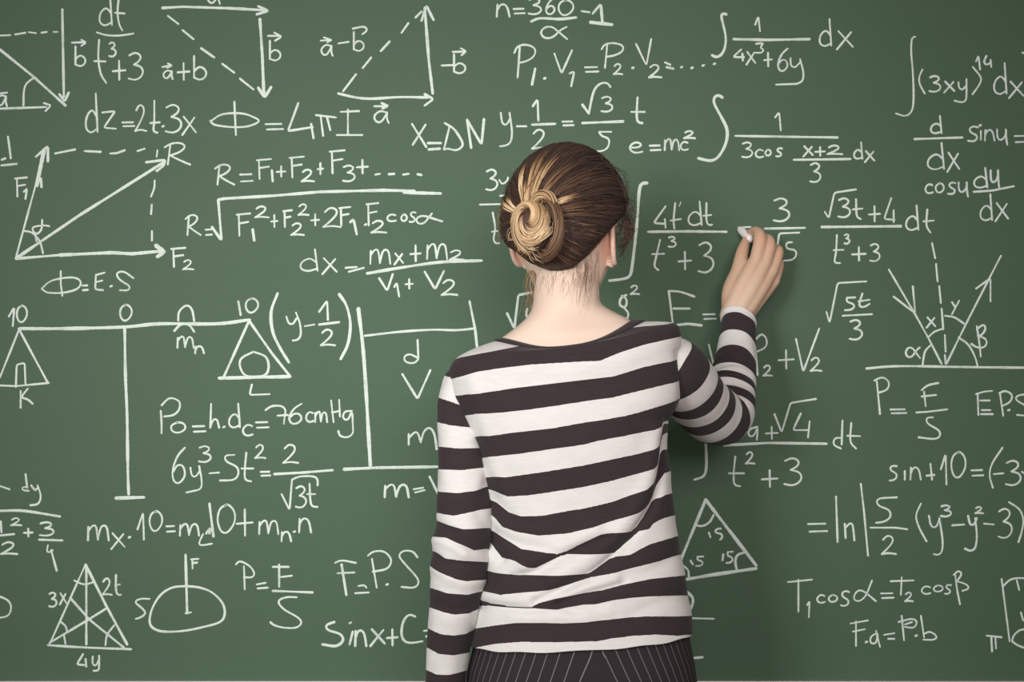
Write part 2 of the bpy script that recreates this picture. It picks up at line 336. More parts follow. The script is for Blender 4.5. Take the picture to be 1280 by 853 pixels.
WRITING = r'''
# diagram|triangle of vectors a and b with dashed parallels, cut by the left edge
/0,44.5 13,44
/19,43.2 32,41
/36,40.3 45,41.5
/52,41 58.5,40
/67,40 72,40
w4 /78,12 79,70 80,121
w4 /74.5,118 81,127 86,116
w4 /0,62 42,96 82,132
~43,97 33,105 30,115 29.5,132
w3.5 /0,136 58,134
/55,129 64,132 57,139
a -4 119 9 133
/0,117 9,116
/90,53.5 107,53
/102,50 108,53.5 102,57.5
b 93 58 107 83
# formula|dt over t cubed plus 3
d 124 -6 140 32
~149,-6 147,14 149,30 153,38
/144,16 156,17
~121,40.5 133,44 150,44.5 167,42
~124,50 123,72 126,92 133,104
/118,76.5 132,77
3 136 53 145 71
+ 141 76 157 100
3 160 66 179 100
# diagram|vector triangle with a dashed side marked a + b
a 259 -12 275 5
w4 /203,10 228,8.5 290,10.5 334,13
w4 /323,8 336,13.5 321,18
w3.5 /210,20 223,30
w3.5 /228.5,38 242,49
w3.5 /251.5,60.5 268,72
w3.5 /278,80 293,91
w3.5 /300,98.5 317,112
w4.5 /325,24 328,70 330,120
w4.5 /323,110 331,122 339,109
/335,45 351,45
/343,41 352,46 344,51
b 336 51 351 76
/203,84 214,82
/210,79.5 215.5,82 209,85
a 203.5 88 216 99
+ 222 79 237 100
b 241 70 258 100
# diagram|vector triangle with a dashed side marked a - b
w3.5 /429,114 445,93
w3.5 /453.5,85 464,72
w3.5 /476,64 487,52
w3.5 /502,41 510.5,29
w3.5 /519.5,22 527,14.5
w4 ~423,117 445,122 465,123.5 500,121.5 535,122
w4 /531,118 542,124 531,132
w4.5 /541,117 536,75 531,10
w4 /527,26 533,7 542,25
/401,51 414,50
/405,47 415,50 409,53
a 401 56 416 70
/423,54.5 436,52.5
~441,36 455,33.5 459,38 453,43
b 441 40 455 64
/552,82 566,81.5
/566,65 582,64.5
/576,60.5 583,64 577,69
b 566 68 582 92
w3.5 /468,133 484,133
w3.5 /477,129 485,132.5 478,136
a 467 139 486 154
# formula|n = 360 over alpha - 1
n 621 5 637 21
= 642 11 656 17
3 660 -2 677 18
6 682 -3 694 18
0 698 0 717 19
w4 ~664,27 675,23 700,24 720,22
A 676 33 709 49
/727,14 737,15.5
w4 /741,17 751,5 753,28
w5 /738,28 765,31
# formula|P1.V1 = P2.V2 = dots
P 643 56 670 97
w4 /669,86 665,106
. 681 98
/693,67 702,92 715,63
/712,92 718,89 714,108
= 731 84 748 90
P 752 54 780 85
2 767 80 778 93
. 791 85
/795,55 808,82 814,49
2 811 81 827 97
/831,78 838,81
/833,84 842,86
. 852 84
. 865 85
. 879 82
. 893 80
# formula|integral of 1 over 4x cubed + 6y dx
w4 ~908,18 903,17 902,22 907,45 906,60 901,69 895,71.5 890,69
/944,31 948,20 950,39
w4 /917,49 960,50 1012,49
4 916 62 930 76
x 933 65 944 81
~945,55 954.5,54 950,59.5 955,62.5 952,66 945,66
+ 955 66 965 83
6 972 61 985 89
~988,73 989,82 994,84 1000,78
~1000,74 1004,90 1003,101 996,105
/996,105 970,106
d 1024 24 1039 58
x 1046 39 1066 62
# formula|integral of (3xy) to the 14 dx
~1144,46 1140,48 1139,65 1141,90 1142,120 1140,138 1132,145 1120,142
~1153,87 1149,97 1150,106 1156,117
3 1161 95 1176 115
x 1180 102 1193 116
~1198,103 1199,110 1203,112 1207,108
~1208,99 1208,118 1207,126 1202,128 1193,126
~1216,84 1226,97 1224,106 1215.5,118
/1220,77 1223,69 1225,87
~1233,70 1230,77 1233,81 1239,78
/1238,75 1239,84
d 1242 79 1258 118
x 1261 102 1279 123
/1278,66 1283,67
# formula|d over dx of sin u =
d 1163 145 1177 167
w3.5 /1143,174 1203,172
d 1159 179 1180 212
x 1184 191 1199 215
s 1210 158 1223 177
/1226,164 1226,175
. 1225 157
n 1231 162 1243 176
u 1246 162 1259 181
= 1268 170 1284 178
# formula|cos u times dy over dx
c 1156 230 1166 242
o 1169 229 1180 241
s 1185 228 1195 243
u 1198 228 1210 246
d 1217 210 1234 235
u 1238 213 1249 235
w3.5 /1217,240 1240,238.5 1267,233
d 1225 243 1240 276
x 1244 254 1260 277
# formula|dz = 2t.3x
d 107 117 122 166
z 128 139 145 161
= 153 153 168 158
2 169 131 183 164
~193,126 193,150 192,164 197,166
/188,154 200,153
. 204 158
3 206 131 227 166
x 228 146 245 169
# formula|phi = 4 pi I
~263,152 278,143 303,142 320,148 324,152 310,158 290,159 268,156 263,151
/293,127 294,150 295,169
= 332 155 354 162
w3.5 /373,129 360,164 391,159
w3.5 /389,155 392,173
/395,144 420,147
/401,146 404,170
/409,147 413,163
/426,140 449,139
/435,137 435,169
/421,169 453,169
# formula|- 1 at the left edge
w3.5 ~10,171 12,185 13.5,198
/2,200 7,198
w3.5 /2,207 21,205
# diagram|force parallelogram F1, F2 with the diagonal R
/20,322 45,230 54,190
w6 /46,232 55,188
w4 /45,196 60,183 60,202
w4 /47,228 51,222 52,234
w3.5 /69,192 94,187
w3.5 /106,189 126,190
w3.5 ~138,192 146,191.5 156,188
/172,189 181,186
R 206 179 238 206
w4.5 /22,322 100,269 205,203
w4 /183,203 207,200 205,207 196,214
/197,188 196,196
~193.5,226 193,235 189,246
/190,256 189,268
/190,289 190,301
w4 /20,323.5 75,319
w5 /75,319 140,316 165,317.5 203,314
w6 /195,307 205,315 197,321
F 214 310 232 334
2 229 325 242 337
F 19 222 34 246
/30,240 34,236 32,249
~30,289 40,291 50,302 54,317
~53,275 52,287 46,293 41,288 42,284 55,282 62,283
/44,292 46,302
# formula|phi = E.S
~52,361 65,351 90,347 101,352 97,361 80,366 60,366 52,361
/76,339 76,355 78,370
= 103 357 110 363
/120,344 119,362 129,363
/120,344 131,341
/120,353 128,351
. 139 358
~167,348 155,340 146,342 150,350 162,358 160,363 150,363
# formula|R = F1 + F2 + F3 + dots
R 269 206 293 231
= 300 218 316 227
F 321 199 339 224
w3.5 /340,213 341,227
+ 346 208 357 221
F 362 196 380 222
2 377 212 393 227
+ 397 204 404 218
F 412 188 431 217
3 428 207 444 227
+ 446 200 460 217
/469,218.5 475,217.5
w3.5 /486,218 493,217.5
w3.5 /504,218.5 511,217.5
w3.5 /522,218 527,219
# formula|R = root of F1 squared + F2 squared + 2 F1.F2 cos alpha
R 232 269 251 294
= 257 287 265 294
w4 /265,284 277,301 273,251
w4.5 /273,250 280,248.5 340,245 400,240 480,238 518,239
w4.5 /505,241 551,242
F 296 267 313 295
2 319 258 336 272
w4 /316,287 318,301
+ 339 269 347 284
F 354 263 365 284
2 373 255 386 269
2 364 279 380 294
+ 389 268 399 282
2 404 260 426 284
F 424 259 438 282
w4 /438,278 442,274 446,293
. 457 281
F 458 254 473 282
2 464 276 483 291
c 483 268 495 277
o 501 268 509 277
s 512 265 520 278
~540,267 530,279 522,279 521,273 529,270 540,273 553,277
# formula|dx = mx + m2 over V1 + V2
d 375 312 397 339
x 403 323 421 343
/432,335 446,334
/436,340 455,335
m 463 312 488 330
x 493 317 504 331
+ 513 307 526 327
m 534 305 559 324
2 562 313 580 325
w4.5 ~459,342 500,335 550,328 602,326
w3.5 /474,348 484,364 491,343
/493,359 496,353 499,371
+ 507 349 516 361
w3.5 /531,340 544,362 555,339
2 552 350 572 369
# formula|X = delta N
w3.5 /515,155 533,184
w3.5 /532,156 516,181
w4 /535,179 551,179
w4 /536,187 550,186
/562,158 555,187
w3.5 ~556,154 568,162 578,178 577,184 570,188 560,186 555,187
w4 /584,150 589,185
w4 /584,150 602,181 605,149
# formula|y - 1/2 = root 3 over 5 t
~626,141 628,154 633,156 638,148
~637,141 640,165 638,178 632,182 625,183
/646,158 658,158
w3.5 /666,133 672,124 673,151
w3.5 /665,156 694,155
2 665 162 684 186
= 703 152 717 157
w4 /728,131 736,142
w3.5 ~736,142 742,115 750,105 759,104 763,109
3 751 121 766 140
w4 /728,154 779,152
/764,165 749,165
~749,165 752,170 761,174 760,184 752,189 738,189
w3.5 ~797,122 796,140 797,152 803,154
/789,140 806,140
# formula|e = mc squared
e 787 178 803 191
= 812 182 826 188
m 831 174 849 188
c 850 177 860 188
2 855 164 869 173
# formula|integral of 1 over 3 cos (x+2)/3 dx
w4.5 ~903,122 898,119 893,122 893,130 902,147 909,163 907,180 898,196 888,201 873,198
/969,147 974,140 976,163
w3.5 /919,170 980,171 1047,172
3 927 178 941 197
c 944 187 954 197
o 956 187 964 195
s 970 185 978 196
x 1004 183 1016 196
+ 1019 184 1031 195
2 1034 182 1053 193
w3.5 /992,200 1063,199
3 1012 204 1026 228
d 1067 178 1078 199
x 1081 189 1093 203
# formula|3y over t, partly hidden by the head
3 607 212 622 238
~624,225 628,230 634,226 635,222
/625,245 634,244
/600,256 637,255
~616,266 619,285 617,300 621,305 624,304
/615,290 622,289
# formula|integral of 4t dt over t cubed + 3
w4.5 ~809,229 802,230 799,240 797,270 793,310 789,340 785,347 775,349.5 762,351
/832,258 817,279 831,280
/831,274 832,285
~844,254 842,275 843,286
/838,276 851,274
w2 /851,253 849,258
d 860 252 877 282
~883,254 883,275 886,282 890,281
/879,270 889,269
w4 /810,290 860,289.5 908,290
~825,300 820,322 818,333 823,338
/815,318 830,317.5
3 835 296 845 309
+ 848 315 864 337
3 872 303 892 341
# formula|short stroke being drawn at the chalk tip
/923,284.5 938,284
# formula|3 over root 5
3 966 248 987 277
w3.5 /956,286 1006,285
/971,312 974,292 999,291
~990,303 983,304 984,311 994,313 995,320 990,325 980,326
# formula|root of 3t + 4 over t cubed + 3 dt
/1031,265 1036,273 1043,241 1070,237
3 1047 248 1063 272
~1070,249 1071,270 1076,274
/1066,262 1078,261
+ 1086 258 1100 277
/1114,248 1105,274 1118,275
/1117,263 1117,278
w4 /1027,284 1126,283
d 1132 257 1148 288
~1159,262 1158,282 1163,291
/1154,277 1167,276
~1046,294 1045,315 1043,328 1050,329
/1042,313 1054,312.5
3 1055 293 1062 305
+ 1065 309 1082 326
3 1087 305 1100 327
# formula|root of 5t over 3
w2.8 /1033,390 1037,404 1047,354 1083,352
5 1056 372 1069 388
~1078,367 1074,382 1080,384 1087,380
/1073,377 1087,375
/1053,395 1090,393
3 1061 400 1078 425
# diagram|reflected ray with angles alpha and beta
/1111,337 1145,395 1160,422 1177,455
/1117,371 1144,392 1141,358
/1165,304 1169,323
/1170,330 1172,352
/1174,358 1176,379
/1177,386 1179,412
/1181,419 1182,440
/1181,444 1182,455
/1183,455 1210,400 1251,320
/1220,361 1238,348 1238,377
~1160,422 1168,415 1179,411
~1181,395 1193,397 1205,405
~1198,422 1210,431 1218,445 1222,458
~1163,432 1156,440 1153,457
x 1158 397 1169 410
/1190,378 1194,384
/1199,376 1190,393
A 1132 434 1150 448
~1221,408 1224,428 1226,446
~1221,412 1229,406 1232,411 1227,419 1222,420
~1222,420 1232,424 1233,431 1228,435 1220,434 1214,430
w3.6 ~1083,461 1110,458.5 1140,458 1200,459 1284,460
# diagram|balance with two hanging pans K and L and weight m
/11,396 18,384 16,408
0 21 382 34 403
0 150 381 165 401
w5 ~24,411 80,411 155,409 200,405 270,405 312,400
/24,412 0,472
w3.5 /24,412 60,479
/-2,482 20,483 61,479
/20,484 21,456 31,454 32,480
/26,489 26,510
~35,486 27,497 34,499 41,505
w4.5 ~156,411 157,470 159,520 160,590 161,618
w5 /145,623 180,622
w3.5 ~223,401 224,390 233,382 240,387 243,402
w3.5 ~218,414 226,406 236,406 243,415
m 222 421 242 435
n 244 433 255 442
w3.5 /298,377 301,394
0 307 373 323 391
w4 /312,400 280,471
w4 /312,402 340,442 363,471
w5 /274,473 362,471
w3.5 ~317,440 302,448 300,458 306,469 318,471 332,469 336,458 332,446 317,440
/315,481 312,494 337,493
# formula|(y - 1/2) in tall brackets
w4.5 ~347,367 339,390 341,415 350,435 361,453
~358,396 361,404 366,405 371,398
~370,391 375,405 376,419 372,425 366,426
/381,408 393,406
w3.5 /399,390 409,376 410,400
w3.5 /399,406 424,403
2 401 412 419 432
w4.5 ~424,368 433,382 438,405 435,430 426,449
# diagram|beaker with a level line, d, V and m inside
w5.5 ~448,386 455,450 463,582
w3.5 ~456,420 500,415 540,412.5 570,413 592,411
w4 /587,377 594,412 597,440
/522,425 523,449
~523,448 512,443 505,447 508,453 518,454 523,449
w3.5 /503,468 522,499 538,463
w4.5 /430,587 470,585 600,583
w3.5 /511,543 511,556
w3.5 ~511,548 518,541 522,541 526,553
w3.5 ~526,553 530,540 537,535 543,543 546,562
w3.5 m 481 606 511 622
/517,612 529,610
/519,616 531,613
w3.5 /537,596 549,620 560,600
# formula|P0 = h.dc = 76 cmHg
/201,514 202,528 202,542
~202,507 212,498 224,502 224,512 217,519 205,521
o 213 528 232 541
= 241 533 257 540
/264,505 263,535
~263,535 266,526 271,524 274,535
. 280 534
d 286 505 300 535
c 303 531 316 545
= 320 528 336 535
~332,513 340,508 352,508 357,513 356,520 355,530
/347,520 360,519
6 361 505 378 530
c 382 515 392 528
m 394 515 409 528
/414,501 417,528
/424,500 425,521
/415,516 425,514
~440,514 431,515 429,523 435,525 440,515 441,530 441,542 434,547 425,545 423,539
# formula|6y cubed - 5t squared = 2 over root 3t
6 215 560 232 604
~238,585 240,595 245,596 250,588
~249,583 252,600 251,611 242,614 233,616
3 248 558 264 578
/262,592 274,591
~293,569 282,570 283,577 296,584 298,593 292,600 275,601
~308,566 306,590 307,600 314,602
/302,586 317,586
2 319 556 332 573
w3.5 = 326 590 338 595
2 354 556 373 579
w4 /343,593 380,591 416,588
/352,618 362,638 365,600
~365,600 375,596 392,596 397,600 397,607
3 369 608 383 635
~387,605 388,625 390,633 397,634
/384,618 394,618
# formula|dy over 1/2 squared + 3/4, cut by the left edge
/-3,607 12,612
/32,593 34,610
~34,609 28,610 29,613 36,614
~39,607 44,613 48,609
~47,607 51,620 48,630 38,632
w4 ~-2,639 30,639 75,646
/1,652 2,666
/-2,670 18,668
2 1 678 22 693
2 14 648 27 657
+ 30 661 41 671
3 49 653 68 670
w3.5 /49,675 78,676
~60,682 59,690 64,690 66,688
w3.5 /64,688 71,714
# formula|mx.10 = mL 10 + mn.n
m 110 657 136 676
x 139 667 156 687
. 162 672
/172,662 179,641 180,675
0 187 639 203 664
= 208 658 219 665
m 225 655 249 670
~254,668 249,679 251,682 265,680
w4 /262,630 267,671
w4 /258,667 264,660 262,667
0 272 631 294 666
+ 296 637 316 670
m 324 651 348 668
n 352 665 364 677
. 368 665
n 374 648 389 666
# diagram|triangle with three crossing lines and sides 3x, 2t, 4y
/107,706 62,806
w4 /107,706 133,758 159,806
w3.5 ~60,807 110,810 164,812
w3.5 /108,708 108,806
w3.5 /62,804 109,776 133,761
w3.5 /88,748 112,775 155,810
~93,726 105,731 117,728
~75,777 82,783 84,790
/80,794 82,805
~143,782 134,794 132,807
3 61 741 71 759
x 75 742 83 756
2 128 723 140 744
~145,719 145,736 147,744 151,744
/144,732 150,731
/104,818 96,831 108,832
/107,824 108,834
~116,821 116,830 120,832 124,824
~124,820 124,832 123,838 117,839
# diagram|half circle cut by the left edge
~-3,745 10,751 14,760 10,770 -2,773
# diagram|dome marked S with the upright force F
w3.5 ~233,733 215,735 200,745 190,762 187,778 192,786 205,790 230,789 255,784 275,778 281,768 278,754 265,741 250,735 233,733
w4 /232,694 233,730 234,767
/232,767 239,766
F 239 699 248 711
~187,749 176,749 169,753 178,761 182,767 176,772 170,774
# formula|P = F over S, beside the dome
~295,706 300,702 312,708 318,717 315,722 305,722
/305,708 306,737
/321,731 332,729
/322,736 335,735
/341,709 361,709
/349,706 349,734
/349,722 365,720
w3.5 /341,739 391,741
~371,747 358,747 348,752 355,762 372,772 377,779 370,785 355,785 343,782 338,778
# formula|F = P.S
~419,704 427,701 445,704
w4 /427,706 433,744
/422,717 443,716
~448,733 455,732 458,735
/444,742 461,741
/465,699 471,735
~460,695 467,690 480,690 489,700 484,711 466,715
. 484 731
~522,697 516,690 505,689 499,695 506,705 521,722 523,730 517,735 502,734
# formula|Sinx + C =
w4 ~418,778 408,782 410,788 425,793 429,801 420,808 403,806
w3.6 /441,790 437,806
. 438 779
w3.6 n 444 788 458 808
w3.6 x 463 787 481 808
w3.6 + 484 787 497 807
w3.6 ~519,771 511,769 504,778 502,793 506,802 515,804 528,802
w3.6 /530,789 540,788
w3.6 /533,796 540,796
# formula|root sign left of the neck
w4 /634,392 643,411 648,369 664,366
~659,386 658,394 662,400 668,396
# formula|8 squared right of the neck
w3.5 ~783,369 776,373 775,382 782,384 783,374 777,370
w3.5 ~779,384 785,391 784,398 777,397
2 788 357 799 368
# formula|E = right of the neck
w3.5 /836,364 841,405
w3.5 ~836,364 850,365 868,371
w4 /842,386 862,386
w4 /843,407 860,405 877,407
= 879 393 895 399
# formula|slanted stroke beside the raised sleeve
/886,431 892,456
# formula|P2 + V2
/944,432 947,469
~945,424 952,418 958,424 957,434 946,440
2 954 457 965 470
+ 973 438 992 461
/995,424 1004,465 1024,411
2 1013 447 1027 464
# formula|integral of a + root 4 over t squared + 3 dt
w4 ~882,550 883,580 880,595 868,600
~947,534 937,537 936,545 942,545 947,535 946,550
~920,549 925,546 929,541
+ 957 534 972 549
/968,518 977,541 988,504 1020,499
/1001,517 991,538 1011,538
/1012,527 1010,547
w4 /905,557 960,554 1033,555
/1053,526 1052,556
~1052,548 1044,548 1042,556 1051,561
~1064,529 1063,552 1070,561
/1059,545 1075,545.5
~919,571 917,592 918,606 925,608
/911,592 930,592
2 932 565 943 580
+ 952 588 972 609
3 979 573 1002 607
# formula|P = F over S, below the reflected ray
/1096,477 1100,518
~1093,476 1103,472 1111,478 1109,487 1099,491
= 1113 512 1133 517
~1152,488 1160,482 1173,479
/1155,490 1157,508
/1152,496 1170,494
/1145,516 1160,515 1184,512
~1166,522 1158,523 1160,530 1173,538 1175,545 1168,549 1148,547
# formula|EPS at the right edge
/1222,492 1223,519
~1220,493 1230,490 1240,489
/1225,501 1237,501
/1227,513 1238,513
/1226,518 1241,518
/1250,493 1254,520
~1249,492 1256,489 1265,494 1262,503 1252,508
. 1261 513
~1283,493 1272,495 1270,500 1283,508
/1271,519 1283,520
# formula|sin + 10 = (-3x, cut by the right edge
~1121,583 1114,583 1113,588 1120,592 1121,597 1116,601 1112,601
/1131,589 1131,600
n 1138 584 1151 600
/1163,580 1165,600
/1158,595 1168,594
/1176,587 1182,568 1183,606
0 1189 565 1207 597
= 1214 588 1229 595
~1253,560 1240,580 1237,595 1241,610
/1242,593 1254,592
3 1256 576 1276 607
/1277,590 1285,595
# formula|= ln of 5/2 times (y cubed - y squared - 3)
= 1010 655 1034 665
/1045,621 1047,678
/1056,655 1057,673
~1057,660 1063,654 1066,658 1068,676
/1076,605 1080,640 1085,695
~1121,622 1098,624 1098,632 1111,638 1113,646 1106,652 1095,654
/1088,660 1120,660 1134,662
2 1102 670 1120 693
~1151,630 1145,645 1149,660 1158,677
~1161,645 1164,658 1170,659 1174,650
~1174,648 1178,675 1177,690 1172,694 1167,693
3 1175 632 1189 646
/1190,657 1205,656
~1210,645 1213,656 1218,655 1221,648
~1219,648 1221,670 1219,685 1213,689 1206,686
2 1219 634 1229 642
/1230,655 1242,656
3 1247 636 1265 673
~1261,628 1274,637 1279,650 1277,665 1273,678
# diagram|triangle with three angles marked 15
w4.5 /882,625 854,693 845,715
w5 /882,625 915,668 945,707
w5 /850,726 890,719 945,711
w3.5 ~869,657 878,658 887,653 892,644
w3.5 ~931,691 922,694 919,702 921,713
w3.5 ~853,707 860,713 861,722
/886,666 888,672
~901,661 895,662 894,666 902,668 903,672 900,675
/863,701 866,706
5 870 696 879 708
/904,693 903,701
5 908 690 916 704
# formula|curl beside the shirt hem
w4 ~850,735 858,740 866,748 865,758 862,763
# formula|short thin bar beside the shirt hem
/858,773 892,774
# formula|short thick bar beside the trousers
w4 /858,824 878,822
# formula|T1 cos alpha = T2 cos beta
w2.7 /985,728 1015,725
w2.7 /998,725 998,765
w2.7 /1009,757 1012,751 1011,772
w2.7 c 1021 744 1031 754
w2.7 o 1035 744 1047 753
w2.7 s 1051 739 1062 758
w2.7 ~1090,726 1082,745 1073,752 1067,748 1072,739 1080,740 1095,752
w2.7 = 1101 742 1117 748
w2.7 /1113,727 1142,726
w2.7 /1127,722 1126,744
w2.7 2 1131 741 1141 752
w2.7 c 1151 733 1163 743
w2.7 o 1166 732 1179 740
w2.7 s 1181 731 1189 743
w2.7 ~1194,718 1196,735 1200,756
w2.7 ~1192,719 1198,714 1202,718 1196,727
w2.7 ~1196,727 1208,731 1211,736 1203,739
# formula|F.a = P.b
w2.7 /1063,780 1085,776
w2.7 /1070,777 1070,808
w2.7 /1066,790 1081,787
. 1083 803
w2.7 ~1096,792 1089,796 1088,804 1095,804 1097,793
w2.7 /1095,789 1100,809
w2.7 /1105,794 1118,792
w2.7 /1110,799 1118,799
w2.7 /1127,770 1130,801
w2.7 ~1123,778 1140,774 1146,778 1142,785 1131,784
w2.7 ~1131,781 1140,778
. 1145 795
w2.7 /1151,770 1155,797
w2.7 ~1155,793 1162,790 1171,796 1167,800 1154,800
# diagram|cylinder with an arc, cut by the right edge
w2.8 /1252,724 1256,755 1262,802
~1254,733 1263,725 1275,723 1285,724
/1271,726 1274,738
/1276,766 1279,776
~1265,802 1267,795 1275,788 1284,787
~1265,802 1272,807 1283,811
/1233,795 1252,797
/1239,796 1240,815
/1244,796 1245,811
'''
rnd = random.Random(7)
def stroke_geo(pts, w, idx=0):
    """one chalk stroke: a low rounded ridge lying on the board"""
    P = np.array([bxz(*p) for p in pts]); w = w * BS * 0.80
    seg = np.r_[0, np.cumsum(np.hypot(*np.diff(P, axis=0).T))]
    L = seg[-1]
    n = max(4, int(L / 0.0032))
    t = np.linspace(0, L, n)
    X = np.interp(t, seg, P[:, 0]); Z = np.interp(t, seg, P[:, 1])
    if n > 10:
        k = np.array([0.25, 0.5, 0.25])
        for A in (X, Z): A[1:-1] = np.convolve(A, k, 'valid')
    tx = np.gradient(X); tz = np.gradient(Z); l = np.hypot(tx, tz) + 1e-9; tx /= l; tz /= l
    # rounded ends
    X = np.r_[X[0] - tx[0] * w * .45, X[0] - tx[0] * w * .2, X, X[-1] + tx[-1] * w * .2, X[-1] + tx[-1] * w * .45]
    Z = np.r_[Z[0] - tz[0] * w * .45, Z[0] - tz[0] * w * .2, Z, Z[-1] + tz[-1] * w * .2, Z[-1] + tz[-1] * w * .45]
    tx = np.r_[[tx[0]] * 2, tx, [tx[-1]] * 2]; tz = np.r_[[tz[0]] * 2, tz, [tz[-1]] * 2]
    m = len(X); hw = np.empty(m); a = rnd.random() * 50
    for i in range(m):
        hw[i] = w * 0.5 * (1 + 0.16 * math.sin(a + i * 0.23) * math.sin(a * 1.7 + i * 0.061) + rnd.uniform(-.09, .09))
    hw[0] *= .35; hw[1] *= .8; hw[-1] *= .35; hw[-2] *= .8
    V, F = [], []
    for i in range(m):
        nx, nz = -tz[i], tx[i]
        for k, y in ((-1, -0.0002), (-0.45, -0.0007), (0.45, -0.0007), (1, -0.0002)):
            V.append((X[i] + nx * hw[i] * k, y - 0.00006 * (idx % 16), Z[i] + nz * hw[i] * k))
        if i:
            b = 4 * i
            for k in range(3): F.append((b - 4 + k, b - 3 + k, b + 1 + k, b + k))
    return V, F
def parse_pts(s): return [tuple(float(c) for c in p.split(',')) for p in s.split()]
def strokes_of(line):
    w = 3.0
    if line[0] == 'w' and line[1].isdigit():
        a, line = line.split(' ', 1); w = float(a[1:])
    if line[0] == '~': return [(catmull(parse_pts(line[1:]), 60), w)]
    if line[0] == '/': return [(parse_pts(line[1:]), w)]
    t = line.split(); g = t[0]; c = [float(x) for x in t[1:]]
    if g == '.': return [([(c[0] - .9, c[1] + .4), (c[0] + .9, c[1] - .4)], 3.6)]
    x0, y0, x1, y1 = c; out = []
    for s in GL[g]:
        p = [(x0 + (x1 - x0) * a, y0 + (y1 - y0) * b) for a, b in parse_pts(s[1:])]
        out.append((catmull(p, 44) if s[0] == '~' else p, w))
    return out
blocks = []
for line in WRITING.strip().splitlines():
    if line.startswith('# '): blocks.append((line[2:].split('|'), []))
    elif line: blocks[-1][1].extend(strokes_of(line))
for (kind, label), strokes in blocks:
    v, f = join_geo([stroke_geo(p, w, j) for j, (p, w) in enumerate(strokes)])
    o = bpart('chalk_' + kind, v, f, M_CHALK, True)
    o['label'] = 'white chalk %s: %s' % (kind, label)
# ------------------------------------------------------------------ the person
PX = W(715, 426, 2.55)
person = thing('person', 'woman seen from behind in a black and white striped top, writing on the chalkboard', 'person', (PX.x, PX.y, 0.0))
def ppart(name, v, f, m, smooth=True, attrs=None, parent=None):
    off = Vector((PX.x, PX.y, 0.0))
    return mesh_obj(name, [Vector(p) - off for p in v], f, m, person if parent is None else parent, smooth, attrs)
def smooth01(x, a, b):
    t = min(1.0, max(0.0, (x - a) / (b - a))); return t * t * (3 - 2 * t)

def loft_rings(rows, n, seg, exp=2.3):
    """rows: (Lx,Ly, Rx,Ry, d, half depth, back sag) -> list of rings; angle 0 = right, pi/2 = towards the camera"""
    C = catmull(rows, n); rings = []
    for lx, ly, rx, ry, d, b, sag in C:
        L, R = W(lx, ly, d), W(rx, ry, d)
        for q, y in ((L, ly), (R, ry)): q.z = CAM_Z - (y - 426.5) * (d - b * 0.85) / FPX
        c = (L + R) / 2; A = (R - L) / 2
        ring = []
        for k in range(seg):
            a = 2 * math.pi * k / seg; ca, sa = math.cos(a), math.sin(a)
            p = c + A * (math.copysign(abs(ca) ** (2 / exp), ca)) + Vector((0, -b, 0)) * math.copysign(abs(sa) ** (2 / exp), sa)
            p.z -= sag * max(0.0, sa) ** 2.4
            ring.append(p)
        rings.append(ring)
    return rings
def rings_geo(rings, cap0=False, cap1=False):
    seg = len(rings[0]); V = [p for r in rings for p in r]; F = []
    for i in range(len(rings) - 1):
        for k in range(seg):
            F.append((i * seg + k, i * seg + (k + 1) % seg, (i + 1) * seg + (k + 1) % seg, (i + 1) * seg + k))
    for on, i in ((cap0, 0), (cap1, len(rings) - 1)):
        if on:
            c = len(V); V.append(sum(rings[i], Vector()) / seg)
            for k in range(seg):
                t = (c, i * seg + k, i * seg + (k + 1) % seg)
                F.append(t if i else t[::-1])
    return V, F

# ---------------- body: one continuous skin surface
HX, HY, HZ = W(709, 285, 2.575)            # centre of the skull
YAW = math.radians(-25)                    # face turned towards the writing hand
HM = Matrix.Translation((HX, HY, HZ)) @ Matrix.Rotation(YAW, 4, 'Z')
def head_point(d):
    x, y, z = d
    if z < 0:
        q = max(0.12, 1 - z * z) ** -0.25; x *= q; y *= q if y > 0 else 1
    p = Vector((x * 0.074, y * 0.097, z * 0.112))
    t = max(0.0, -p.z / 0.112)
    if y > 0: p.x *= 1 - 0.30 * t ** 1.3 * (0.4 + 0.6 * y)
    p.x *= 1 - 0.10 * t
    if y < 0: p.y *= 1 - 0.45 * t ** 1.2
    if y > 0 and abs(x) < 0.9:
        g = lambda cx, cz, sx, sz: math.exp(-((p.x - cx) / sx) ** 2 - ((p.z - cz) / sz) ** 2)
        p.y += 0.022 * g(0, -0.036, 0.011, 0.013) + 0.011 * g(0, -0.014, 0.009, 0.018)
        p.y -= 0.010 * (g(0.031, -0.004, 0.016, 0.011) + g(-0.031, -0.004, 0.016, 0.011))
        p.y += 0.005 * (g(0.03, 0.018, 0.02, 0.007) + g(-0.03, 0.018, 0.02, 0.007))
        p.y += 0.007 * (g(0, -0.062, 0.019, 0.005) + g(0, -0.072, 0.017, 0.005)) - 0.003 * g(0, -0.067, 0.02, 0.002)
        p.y += 0.010 * g(0, -0.098, 0.017, 0.012)
    return p
def sphere_dirs(nu, nv):
    D, F = [(0, 0, 1)], []
    for i in range(1, nv):
        th = math.pi * i / nv
        for k in range(nu):
            a = 2 * math.pi * k / nu
            D.append((math.sin(th) * math.cos(a), math.sin(th) * math.sin(a), math.cos(th)))
    D.append((0, 0, -1)); last = len(D) - 1
    for k in range(nu):
        F.append((0, 1 + k, 1 + (k + 1) % nu)); F.append((last, last - nu + (k + 1) % nu, last - nu + k))
    for i in range(nv - 2):
        for k in range(nu):
            a = 1 + i * nu
            F.append((a + k, a + nu + k, a + nu + (k + 1) % nu, a + (k + 1) % nu))
    return D, F
geo = []
D, F = sphere_dirs(72, 60)
geo.append(([HM @ head_point(d) for d in D], F))
